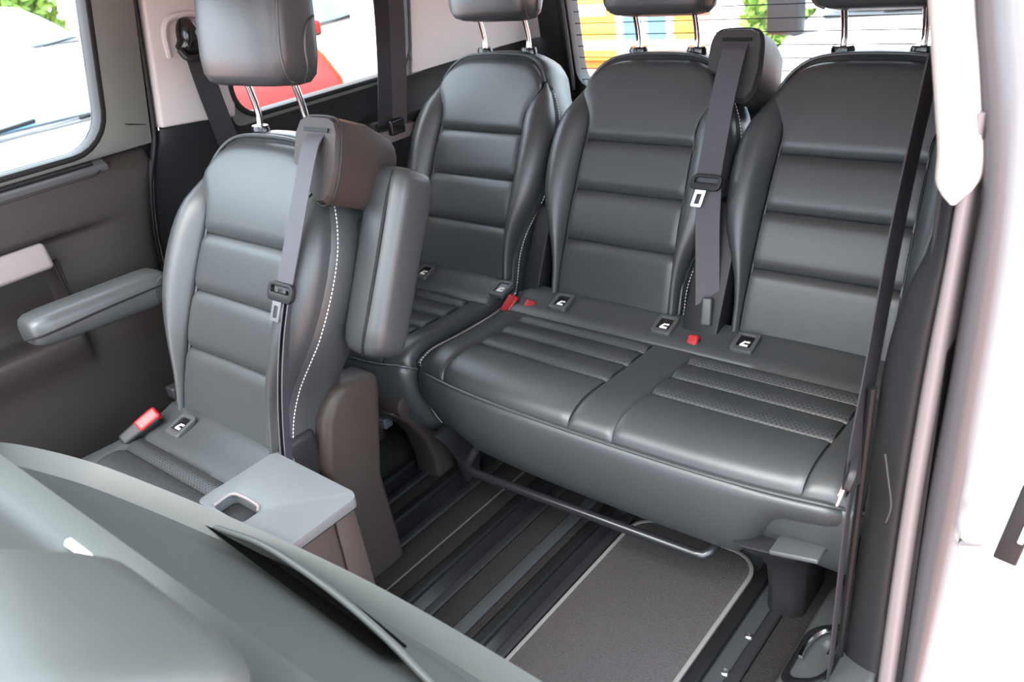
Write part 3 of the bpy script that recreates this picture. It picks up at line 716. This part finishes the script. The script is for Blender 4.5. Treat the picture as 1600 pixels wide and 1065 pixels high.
# --- rear single seat
rs = thing('single_seat', (-1.477, 1.46, 0), 'single black leather seat in the rear corner beside the cream pillar', 'seat')
make_backrest(rs, (0, 0, 0)); make_headrest(rs, (0, 0, 0))
make_cushion(rs, (0, 0, 0), -.218, .190, [(-.214, -.150, -.03, 0), (.120, .186, 0, .0)], [(-.150, .120)], lambda x: 1, tags_at=(-.095, .178))
make_buckle(rs, (.226, -.100, .378), (R(-50), R(14), 0))
rows = []
for (z, y, hy, hx) in ((.0, -.31, .035, .042), (.06, -.31, .035, .042), (.13, -.325, .036, .040), (.20, -.36, .04, .036), (.25, -.40, .045, .034)):
    rows.append([(.107 - hx, y - hy, z), (.107 + hx, y - hy, z), (.107 + hx, y + hy, z), (.107 - hx, y + hy, z)])
mb = MB(); mb.grid(rows, closed_u=True); mb.f.append((0, 1, 2, 3)); mb.f.append(tuple(len(mb.v) - 4 + i for i in range(4))[::-1]); mb.build('leg', 'plastic_brown', rs, bevel=.012, bseg=3)
mb = MB(); mb.tube([(.060, -.41, .262), (.16, -.41, .262)], .028, 14, rr=[.028, .028]); mb.build('leg_knuckle', 'plastic_brown', rs, bevel=.006)
rbox('rear_foot', (.06, .16, .30), .01, 'plastic', rs, (.10, -.08, .15)); rbox('rear_foot', (.06, .16, .30), .01, 'plastic', rs, (-.14, -.08, .15))
rbox('leg', (.05, .07, .26), .012, 'plastic_brown', rs, (-.14, -.31, .13))
rbox('lock_block', (.034, .028, .030), .005, 'plastic_grey', rs, (.030, -.385, .165))
mb = MB(); mb.tube(spline([(.04, -.385, .165), (.06, -.37, .20), (.06, -.34, .24)], 8), .002, 6); mb.build('release_cable', 'rubber', rs)

# --- middle captain seat
ms = thing('captain_seat', (-1.382, .66, 0), 'black leather captain seat with raised armrest beside the left sliding door', 'seat')
make_backrest(ms, (0, 0, 0)); make_headrest(ms, (0, 0, 0), tilt=10, s0=.655)
make_cushion(ms, (0, 0, 0), -.222, .222, [(-.217, -.168, -.05, -.05), (.150, .217, 0, .0)], [(-.168, .150)], lambda x: 1, tags_at=(-.10,))
make_housing(ms, (0, 0, 0), 'plastic_brown')
make_buckle(ms, (-.178, -.100, .412), (R(-62), R(35), 0), 1.0)
rbox('anchor_block', (.03, .03, .026), .005, 'plastic', ms, (-.175, -.005, .452))
# side pedestal cover
ped = [(.890 - .66, .475), (.80 - .66, .492), (.768 - .66, .478), (.742 - .66, .44), (.712 - .66, .335), (.722 - .66, .315), (.722 - .66, .28), (.715 - .66, .17), (.770 - .66, .0), (.872 - .66, .0), (.842 - .66, .26), (.885 - .66, .44)]
mb = prism(ped[::-1], 'x', .125, .207); mb.v = [(x - max(0, .2 - z) * .12, y, z) for x, y, z in mb.v]; mb.build('pedestal_cover', 'plastic_brown', ms, bevel=.018, bseg=4)
mb = prism([(.07, .0), (.17, .0), (.16, .30), (.13, .40), (.08, .38)], 'x', -.21, -.16); mb.build('pedestal_cover', 'plastic', ms, bevel=.01)
rbox('seat_frame', (.40, .34, .13), .01, 'plastic', ms, (0, -.17, .20)); rbox('pedestal', (.30, .30, .14), .01, 'plastic', ms, (0, -.14, .07))
rbox('hinge_cover', (.03, .08, .10), .012, 'plastic', ms, (.170, .03, .38))
# raised armrest: padded bar standing along the backrest
def arm(parent, name, f, L, hw, dep, nk=24):
    rows = []
    prof_ = [(0, .55), (.02, .80), (.06, .95), (.15, 1.0), (.5, 1.0), (.85, 1.02), (.94, .97), (.98, .84), (1.0, .6)]
    for (t, sc) in prof_:
        row = []
        for k in range(nk):
            a = 2 * math.pi * k / nk; c, s_ = math.cos(a), math.sin(a)
            row.append(f(hw * sc * sgn(c) * abs(c) ** .5, t * L, dep * sc * sgn(s_) * abs(s_) ** .55))
        rows.append(row)
    mb = MB(); mb.grid(rows, closed_u=True); mb.f.append(tuple(range(nk))); o = len(mb.v) - nk; mb.f.append(tuple(o + i for i in range(nk))[::-1])
    return mb.build(name, 'leather', parent, smooth=65)
TA = R(27)
def fa(x, t, n): return Vector((.282 + x, .165 + t * math.sin(TA) - n * math.cos(TA), .565 + t * math.cos(TA) + n * math.sin(TA)))
ar = arm(ms, 'armrest', fa, .340, .050, .046)
mb = MB(); mb.tube(spline([fa(.012, .002, .036), fa(.018, .03, .0455), fa(.021, .15, .0475), fa(.021, .28, .0475), fa(.018, .332, .040)], 30), .0026, 6); mb.build('seam', 'rubber', ar)
mb = MB(); mb.tube([(.20, .26, .76), (.26, .26, .76)], .03, 14); mb.build('armrest_hinge', 'plastic', ms, bevel=.004)
TB = R(83)
def fl(x, t, n): return Vector((-.243 + x, .075 - t * math.sin(TB) * 1.0, .655 - t * math.cos(TB) * -.12 + n))
al = arm(ms, 'armrest', lambda x, t, n: fl(x, t, n if n > 0 else n * (1 - .55 * max(0, (t / .30) - .25))), .285, .043, .036)
mb = MB(); mb.tube(spline([fl(.0415, .02, .010), fl(.0425, .15, .008), fl(.0415, .27, .004), fl(.02, .296, .002)], 24), .0024, 6); mb.build('seam', 'rubber', al)
mb = MB(); mb.tube([(-.20, .06, .65), (-.27, .06, .65)], .032, 14); mb.build('armrest_hinge', 'plastic', ms, bevel=.004)

# --- tipped-forward bench in the foreground
ts = thing('tipped_seat', (-.84, .4375, .4732), 'grey leather seat back tipped forward in the near left foreground, with map pocket', 'seat')
TT = math.atan(.84); cT, sT = math.cos(TT), math.sin(TT)
def sl(x, w_, n): return Vector((x, -w_ * cT + n * sT, w_ * sT + n * cT))
def endw(x):   # lower edge of the seat back, rounded away at the far end
    return interp([(-.482, .25), (-.470, .232), (-.418, .170), (-.365, .126), (-.19, .052), (0, -.002), (.145, -.020), (.39, -.012), (.47, .01), (.515, .05)], x)
X0, X1 = -.478, .515
def lower(u, v):
    x = X0 + (X1 - X0) * u; w0 = endw(x); w_ = w0 + (.302 - w0) * v
    return sl(x, w_, -.012 * (1 - v) ** 4 - .03 * sm((u - .94) / .06) ** 2)
core = prism([(X0 + .02, .26), (-.36, .15), (-.18, .08), (0, .03), (.15, .01), (X1 - .02, .02), (X1 - .02, .42), (X0 + .02, .42)], 'z', -.07, -.022); core.v = [tuple(sl(x, w_, n)) for x, w_, n in core.v]
tb = core.build('seat_back', 'plastic', ts, bevel=.01)
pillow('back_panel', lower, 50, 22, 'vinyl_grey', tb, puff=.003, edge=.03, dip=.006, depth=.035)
def upper(u, v):
    x = X0 + (X1 - X0) * u; return sl(x, .304 + .135 * v, -.03 * sm((u - .94) / .06) ** 2 - .02 * v ** 4)
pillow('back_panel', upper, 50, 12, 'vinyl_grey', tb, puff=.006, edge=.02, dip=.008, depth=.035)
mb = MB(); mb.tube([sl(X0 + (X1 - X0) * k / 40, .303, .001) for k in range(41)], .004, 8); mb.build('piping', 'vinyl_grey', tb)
mb = MB(); mb.tube([sl(X0 + (X1 - X0) * k / 40, .452, -.022) for k in range(41)], .012, 10); mb.build('top_trim', 'plastic_grey', tb)
# map pocket: a flap that stands off the panel with a gaping mouth
RIMW = [(-.20, .034), (-.16, .042), (-.05, .056), (.10, .073), (.16, .080), (.262, .091), (.344, .094), (.43, .092), (.515, .092)]
RIMN = [(-.20, .002), (-.16, .010), (-.05, .029), (.05, .033), (.16, .030), (.25, .021), (.31, .009), (.36, .0), (.43, -.006), (.515, -.010)]
def pocket(u, v):
    x = -.20 + .70 * u; w0 = endw(x) - .004; w_ = w0 + (interp(RIMW, x) - w0) * v
    return sl(x, w_, -.012 + (interp(RIMN, x) * .9 + .012) * v ** 1.05)
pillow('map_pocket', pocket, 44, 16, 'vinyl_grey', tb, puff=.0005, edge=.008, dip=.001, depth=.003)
pm = [pocket(k / 44, 1) + sl(0, -.002, -.001) for k in range(45)]
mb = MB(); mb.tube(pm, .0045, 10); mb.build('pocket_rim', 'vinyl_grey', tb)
def shade_sheet(t, q):
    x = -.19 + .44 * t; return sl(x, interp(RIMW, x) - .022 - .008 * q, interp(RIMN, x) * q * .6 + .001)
mb = MB(); mb.grid([[tuple(shade_sheet(k / 44, q)) for k in range(45)] for q in (0, .5, 1)]); mb.build('pocket_shade', 'shade_black', tb)  # black sheets painted in as the shade of the pocket mouth
mb = MB(); mb.grid([[tuple(sl(-.19 + .44 * k / 44, interp(RIMW, -.19 + .44 * k / 44) + d_, .0045 + .001 * (d_ < 0))) for k in range(45)] for d_ in (-.025, .010)]); mb.build('pocket_shade', 'shade_black', tb)
tgm = prism([(-.030, 0), (-.018, .010), (.020, .008), (.030, -.004), (.016, -.012), (-.018, -.010)], 'z', .004, .012); tgm.v = [tuple(sl(x * 1.2 - .045, w_ * 1.6 + .297, n)) for x, w_, n in tgm.v]; tgm.build('pull_tab', 'white_tag', tb, bevel=.002)
# headrest of the tipped seat
seg = 40; rows = []
for (z, sx, sy) in [(0, .66, .55), (.006, .86, .80), (.02, .96, .94), (.05, 1, 1), (.12, 1, 1), (.16, .97, .93), (.19, .86, .7), (.20, .6, .45)]:
    row = []
    for k in range(seg):
        a = 2 * math.pi * k / seg; c, s_ = math.cos(a), math.sin(a)
        row.append(sl(.245 + .128 * sx * sgn(c) * abs(c) ** .36, .365 + z, +.018 + .055 * sy * sgn(s_) * abs(s_) ** .36))
    rows.append(row)
mb = MB(); mb.grid(rows, closed_u=True); mb.f.append(tuple(range(seg))); o = len(mb.v) - seg; mb.f.append(tuple(o + i for i in range(seg))[::-1])
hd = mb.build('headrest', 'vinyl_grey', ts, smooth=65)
for sd_ in (-1, 1):
    mb = MB(); mb.tube([sl(.245 + sd_ * .075, .30, -.04), sl(.245 + sd_ * .075, .40, 0)], .0065, 10); mb.build('post', 'chrome', hd)
rbox('seat_base', (.62, .28, .30), .02, 'plastic', ts, (.10, -.19, -.322))
rbox('leg', (.06, .30, .06), .01, 'plastic', ts, (-.14, -.20, -.443)); rbox('leg', (.06, .30, .06), .01, 'plastic', ts, (.36, -.20, -.443))

# --- console table beside the captain seat
cn = thing('console_box', (-1.037, .53, 0), 'grey plastic console box with recessed grip on its flat lid', 'console')
lid = holed(rrect(0, 0, .108, .078, .012), rrect(-.030, -.052, .040, .020, .010), 'z', .452, .470)
lid.v = [(x, y, z - .010 * sm((x - .07) / .04) ** 2) for x, y, z in lid.v]
lidb = lid.build('lid', 'lid_grey', cn, bevel=.005, bseg=3)
rbox('grip_recess', (.080, .042, .03), .004, 'plastic', lidb, (-.030, -.052, .438))
mb = MB(); mb.tube(spline([(-.070, -.07, .470), (-.070, -.04, .471), (-.058, -.032, .471), (-.002, -.032, .471), (.008, -.04, .470)], 30), .003, 8); mb.build('grip_rim', 'silver_trim', lidb)
mb = prism([(-.078, 0), (.085, 0), (.073, .452), (-.078, .452)], 'x', -.104, .098); body = mb.build('body', 'plastic_brown', cn, bevel=.006)
mb = prism([(-.07, .03), (.020, .03), (.024, .437), (-.07, .437)], 'x', .098, .104); mb.build('side_panel', 'plastic_brown', body, bevel=.003)
mb = prism([(.026, .03), (.078, .03), (.069, .437), (.029, .437)], 'x', .098, .104); mb.build('side_panel', 'plastic_brown', body, bevel=.003)

# ================================================================== SEAT BELTS
def bw(cx, Y, x, s, n): return bk(x, s, n) + Vector((cx, Y, 0))
cbt = thing('seat_belt', (-1.16, .70, 0), 'grey seat belt with steel tongue hanging down the captain seat', 'seat belt', 'seat belts')
def P_(l): return [bw(-1.382, .66, *q) - Vector((-1.16, .70, 0)) for q in l]
up = spline(P_([(.208, .575, .028), (.210, .555, .040), (.218, .475, .055), (.214, .38, .060), (.208, .305, .062)]), 24)
mb = MB(); mb.ribbon(up, Vector((.0215, 0, 0)), .002); mb.build('webbing', 'belt', cbt)
dn = spline(P_([(.208, .300, .058), (.210, .22, .060), (.217, .12, .056), (.228, .02, .045), (.240, -.10, .02)]), 24)
mb = MB(); mb.ribbon(dn, [Vector((.012, -.012, 0))] * 24, .002); mb.build('webbing', 'belt', cbt)
mb = MB(); mb.ribbon([p + Vector((.009, .006, 0)) for p in dn], [Vector((.010, -.014, 0))] * 24, .002); mb.build('webbing', 'belt', cbt)
make_tongue(cbt, P_([(.208, .300, .066)])[0], (1, 0, 0), (-.10, -.38, -.92), (0, -.92, .38))

rbt = thing('seat_belt', (-.79, 1.5, 0), 'dark grey seat belt with bright steel tongue between the two bench backrests', 'seat belt', 'seat belts')
def P_(l): return [bw(-1.0, 1.46, *q) - Vector((-.79, 1.5, 0)) for q in l]
up = spline(P_([(.208, .575, .028), (.210, .555, .040), (.213, .46, .058), (.214, .36, .060), (.214, .285, .058)]), 24)
mb = MB(); mb.ribbon(up, Vector((.0265, 0, 0)), .002); mb.build('webbing', 'belt', rbt)
dn = spline(P_([(.214, .29, .052), (.226, .20, .050), (.238, .12, .042), (.250, .03, .030), (.256, -.03, .02)]), 24)
mb = MB(); mb.ribbon(dn, Vector((.0255, .004, 0)), .002); mb.build('webbing', 'belt', rbt)
make_tongue(rbt, P_([(.214, .285, .064)])[0], (1, 0, 0), (-.18, -.38, -.90), (0, -.92, .38))

dbt = thing('seat_belt', (-.29, 1.05, 0), 'dark seat belt seen edge-on beside the pillar at the bench end', 'seat belt', 'seat belts')
mb = MB(); mb.ribbon(spline([(-.002, .135, 1.03), (-.005, .060, .84), (-.004, -.005, .65), (-.004, -.045, .53), (-.002, -.055, .46)], 30), Vector((.003, .0225, 0)), .002); mb.build('webbing', 'belt_dark', dbt)
mb = MB(); mb.ribbon(spline([(-.002, -.054, .47), (-.004, -.062, .40), (-.006, -.066, .25), (-.010, -.068, .02)], 20), Vector((-.003, .0225, 0)), .002); mb.build('webbing', 'belt_dark', dbt)
mb = MB(); mb.ribbon(spline([(.022, .16, 1.03), (.018, .17, .90), (.012, .18, .72), (.010, .185, .60)], 16), Vector((-.002, .0225, 0)), .002); mb.build('webbing', 'belt_dark', dbt)
tg = make_tongue(dbt, (-.004, -.060, .50), (-.25, .95, .1), (-.2, -.25, -.94), (-.95, -.25, .2))

lbt = thing('seat_belt', (-1.66, 1.49, .80), 'dark seat belt hanging in front of the rear quarter window', 'seat belt', 'seat belts')
mb = MB(); mb.ribbon(spline([(0, .045, .50), (0, .025, .29), (0, -.005, .12), (0, -.035, .0)], 20), Vector((.006, .030, 0)), .002); mb.build('webbing', 'belt_dark', lbt)
mb = MB(); mb.ribbon(spline([(.01, .075, .50), (.012, .052, .29), (.012, .02, .12), (.012, -.010, -.01)], 20), Vector((.012, .018, 0)), .002); mb.build('webbing', 'belt_dark', lbt)
rbox('belt_stop', (.02, .05, .04), .006, 'gloss_black', lbt, (.012, -.02, -.01))

wbt = thing('seat_belt', (-1.745, 1.02, .90), 'black seat belt with round guide on the cream pillar behind the captain seat', 'seat belt', 'seat belts')
mb = MB(); mb.ribbon(spline([(.012, -.005, .165), (.014, .000, .08), (.012, .012, -.02), (.010, .030, -.16), (.008, .04, -.3)], 20), Vector((.004, .0245, 0)), .002); mb.build('webbing', 'belt_dark', wbt)
mb = MB(); rows = []; n = 24
for (xx, q) in ((-.012, .95), (.004, 1.0), (.016, .85), (.022, .55), (.024, .15)):
    rows.append([(xx, -.004 + .034 * q * math.cos(2 * math.pi * k / n) * (1.0 if math.sin(2 * math.pi * k / n) < 0 else .7), .190 + .044 * q * math.sin(2 * math.pi * k / n)) for k in range(n)])
mb.grid(rows, closed_u=True); mb.f.append(tuple(len(mb.v) - n + i for i in range(n))); gd = mb.build('belt_guide', 'gloss_black', wbt, smooth=50)
mb = MB(); mb.tube(spline([(.012, -.040, .172), (.022, -.034, .156), (.026, -.004, .152), (.022, .026, .156), (.012, .032, .172)], 20), .007, 8); mb.build('guide_loop', 'plastic', gd)

# ================================================================== OUTSIDE
GZ = -.55
mb = MB(); mb.box((-40, -30, GZ - .1), (30, 40, GZ)); mb.build('ground', 'ground', smooth=0, kind='structure')
def car(name, loc, rz, paint, label, hb=1.02, rf=1.50, hw=.88, group=None, nose=.0):
    """parked car, front along local +x; hb = windscreen base height, rf = roof height"""
    t = thing(name, (loc[0], loc[1], GZ), label, 'car', group, rz)
    low = [(-2.10, .30), (-2.14, .60), (-2.10, hb - .02), (-1.2, hb + .02), (0, hb), (1.05, hb), (1.55, hb - .07), (1.95, hb - .20), (2.08, hb - .36), (2.12, .45), (2.05, .28)]
    rows = []
    for q, sz, sx in ((-1.0, .90, .97), (-.985, .97, .985), (-.90, 1.0, .995), (-.5, 1.015, 1.0), (0, 1.02, 1.01), (.5, 1.015, 1.0), (.90, 1.0, .995), (.985, .97, .985), (1.0, .90, .97)):
        rows.append([(x * sx - (.10 * abs(q) ** 3 if x > 1.5 else 0), q * hw, .28 + (z - .28) * sz) for x, z in low])
    mb = MB(); mb.grid(rows, closed_u=True); k = len(low); mb.f.append(tuple(range(k))); mb.f.append(tuple(len(mb.v) - k + i for i in range(k))[::-1])
    mb.build('body', paint, t, smooth=55)
    cab = [(-1.95, hb - .02), (-1.70, rf - .12), (-1.35, rf - .02), (-.6, rf), (.05, rf - .03), (.35, rf - .12), (1.08, hb - .02)]
    rows = []
    for q, ins in ((-1, 1), (-.93, .4), (-.5, 0), (0, -.02), (.5, 0), (.93, .4), (1, 1)):
        rows.append([(x, q * (hw - .05 - .22 * (z - hb) / (rf - hb)), z - .05 * ins * (z - hb) / (rf - hb)) for x, z in cab])
    mb = MB(); mb.grid(rows, closed_u=True); k = len(cab); mb.f.append(tuple(range(k))); mb.f.append(tuple(len(mb.v) - k + i for i in range(k))[::-1])
    cabin = mb.build('cabin', paint, t, smooth=40)
    # windscreen: bowed glass lying on the front of the cabin
    rows = []
    for k in range(9):
        q = -1 + k / 4
        rows.append([(1.115 - .73 * v + .008, q * (hw - .13 - .20 * v), hb + .015 + (rf - .125 - hb - .02) * v + .012 * (1 - q * q)) for v in (0, .33, .66, 1)])
    mb = MB(); mb.grid(rows); mb.build('windscreen', 'car_glass', t, smooth=60)
    for sd_ in (-1, 1):
        mb = MB(); yw = lambda z: sd_ * (hw - .035 - .22 * (z - hb) / (rf - hb))
        pts = [(.92, hb + .03), (.34, rf - .17), (-.55, rf - .09), (-1.3, rf - .10), (-1.62, hb + .04)]
        mb.add([(x, yw(z), z) for x, z in pts], [tuple(range(5))]); mb.build('side_window', 'car_glass', t, smooth=0)
        rbox('door_mirror', (.12, .18, .13), .03, paint, t, (.78, sd_ * (hw + .06), hb + .06))
        rbox('headlight', (.16, .30, .13), .03, 'white_tag', t, (1.93, sd_ * (hw - .22), hb - .34))
        for xw in (1.32, -1.32):
            mb = MB(); n = 24; rows = []
            for (yy, q) in ((.0, .16), (.0, .29), (.02, .315), (.18, .315), (.20, .29), (.20, .16)): rows.append([(xw + q * math.cos(2 * math.pi * k / n), sd_ * (hw - .19 + yy), .315 + q * math.sin(2 * math.pi * k / n)) for k in range(n)])
            mb.grid(rows, closed_u=True); wh = mb.build('wheel', 'tyre', t, smooth=40)
    for yw_ in (-.45, .30):
        mb = MB(); mb.tube([(1.16, yw_, hb + .012), (1.125, yw_ + .28, hb + .03), (1.10, yw_ + .56, hb + .045)], .010, 6); mb.build('wiper', 'rubber', t)
    rbox('grille', (.05, .9, .14), .02, 'plastic', t, (2.10, 0, .56))
    mb = MB(); mb.box((1.02, -hw + .15, hb - .012), (1.20, hw - .15, hb + .006)); mb.build('cowl', 'plastic_grey', t)
    return t
car('parked_car', (-5.55, 1.55), 0, 'paint_white', 'white parked car nearest the left sliding door window, wiper on its windscreen', 1.13, 1.50, group='parked cars')
car('parked_car', (-11.9, 4.1), 0, 'paint_white', 'second white parked car, behind the nearest one, with pale blue windscreen', 1.05, 1.52, group='parked cars')
car('parked_car', (-10.3, 1.5), 0, 'paint_white', 'white parked car at the far left edge below the hedge', 1.05, 1.44, group='parked cars')
car('parked_car', (-7.25, 4.29), R(-25), 'paint_red', 'red parked car seen past the captain seat headrest', 1.05, 1.48, .80, group='parked cars')
car('parked_car', (-9.2, 6.95), 0, 'paint_white', 'white parked car with blue windscreen behind the red one', .92, 1.45, group='parked cars')
van = car('parked_van', (-1.20, 6.6), R(-90), 'paint_white', 'white van behind the rear window with a large black mirror', 1.0, 1.9, .95, group='parked cars')
mr = rbox('van_mirror', (.10, .22, .36), .03, 'plastic', van, (1.00, 1.22 - 1.05 * 2 * 0, .0)); mr.location = (1.45, -.93, 1.12)
mb = MB(); mb.tube([(1.40, -.70, .92), (1.45, -.93, .95), (1.45, -.93, 1.1)], .02, 8); mb.build('mirror_arm', 'plastic_grey', van)

# yellow timber house behind
hs = thing('timber_house', (-7.2, 8.6, GZ), 'ochre yellow timber house with white window seen through the rear window', 'house')
mb = MB(); mb.box((-5, .03, 0), (3.3, 5, 3.2)); core = mb.build('wall', 'ochre_dark', hs, smooth=0)
bd = None
for k in range(21):
    if bd is None:
        mb = MB(); mb.box((-5.02, -.01, 0), (3.32, .035, .145)); bd = mb.build('siding_board', 'ochre', core, (0, 0, .10), bevel=.006)
    else:
        c = bd.copy(); COL.objects.link(c); c.parent = core; c.location = (0, 0, .10 + .15 * k)
for (xw, zw, hx, hz) in ((2.02, .62, .36, .50), (-1.6, .75, .45, .60), (-3.4, .75, .45, .60)):
    mb = holed(rrect(xw, zw, hx, hz, .01, 2), rrect(xw, zw, hx - .07, hz - .07, .005, 2), 'y', -.06, .03); wf = mb.build('window_frame', 'wall_white', hs)
    mb = MB(); mb.box((xw - hx + .07, -.02, zw - hz + .07), (xw + hx - .07, -.01, zw + hz - .07)); mb.build('pane', 'car_glass', wf)
    mb = MB(); mb.box((xw - .03, -.05, zw - hz), (xw + .03, -.02, zw + hz)); mb.build('mullion', 'wall_white', wf)
mb = MB(); mb.box((-5.05, -.03, .60), (1.5, -.012, .72)); mb.build('band_board', 'wall_white', hs, bevel=.005)
mb = MB(); mb.box((-5.05, -.035, .22), (3.35, -.012, .32)); mb.build('band_board', 'wall_white', hs, bevel=.005)
mb = prism([(-5.5, 3.1), (3.8, 3.1), (-.8, 5.2)], 'y', -.3, 5.3); mb.build('roof', 'roof_red', hs)
mb = MB(); mb.box((2.78, -.3, 0), (3.45, .02, 1.6)); pch = mb.build('porch', 'wall_white', hs, bevel=.01)
mb = prism([(2.62, .62), (2.98, .62), (2.62, 1.1)], 'y', -.36, -.31); mb.build('awning', 'roof_red', hs)

def bush(name, loc, rx, ry, h, n, label, cat, m_='leaf', group=None, size=.10):
    t = thing(name, (*loc, GZ), label, cat, group)
    mb = MB(); rnd = random.Random(name + str(loc))
    for _ in range(n):
        a = rnd.uniform(0, 2 * math.pi); zz = rnd.uniform(.05, 1); rr = (1 - max(0, zz - .75) * 1.8) * rnd.uniform(.75, 1.05)
        c = Vector((rx * rr * math.cos(a), ry * rr * math.sin(a), h * zz)); 
        e1 = Vector((rnd.gauss(0, 1), rnd.gauss(0, 1), rnd.gauss(0, 1))).normalized(); e2 = e1.cross(Vector((rnd.gauss(0, 1), rnd.gauss(0, 1), rnd.gauss(0, 1)))).normalized(); s_ = size * rnd.uniform(.6, 1.3)
        o = len(mb.v); mb.v += [tuple(c - e1 * s_), tuple(c + e2 * s_ * .45), tuple(c + e1 * s_), tuple(c - e2 * s_ * .45)]; mb.f.append((o, o + 1, o + 2, o + 3))
    mb.build('foliage', m_, t, smooth=0, kind='stuff')
    mb = MB(); rows = []; k = 14
    for (q, zz) in ((.5, 0), (.8, .2), (.82, .6), (.6, .85), (.2, .95)): rows.append([(rx * q * math.cos(2 * math.pi * i / k), ry * q * math.sin(2 * math.pi * i / k), h * zz) for i in range(k)])
    mb.grid(rows, closed_u=True); mb.build('inner_growth', 'leaf_dark', t)
    mb = MB(); mb.tube([(0, 0, 0), (0, 0, h * .6)], .08, 8); mb.build('trunk', 'bark', t)
    return t
for i, (x, y, lab) in enumerate(((-15.2, 2.0, 'clipped green hedge above the far left parked cars'), (-15.2, 5.2, 'bright green hedge behind the second white car'), (-15.2, 8.6, 'green hedge left of the timber house'))):
    bush('hedge', (x, y), 1.0, 1.4, 2.9, 5200, lab, 'hedge', group='hedges')
bush('conifer', (-3.35, 8.0), .34, .34, 2.6, 2600, 'narrow green conifer beside the yellow house behind the rear window', 'tree', 'leaf', size=.07)
sf = thing('sign_frame', (-4.6, 4.12, GZ), 'pale metal frame standing in front of the white car with blue windscreen', 'frame')
for yy in (-.20, .17):
    mb = MB(); mb.box((-.02, yy - .025, 0), (.02, yy + .025, 2.2)); mb.build('post', 'wall_white', sf, bevel=.004)
mb = MB(); mb.box((-.018, -.2, 1.30), (.018, .17, 1.35)); mb.build('cross_bar', 'wall_white', sf, bevel=.004)
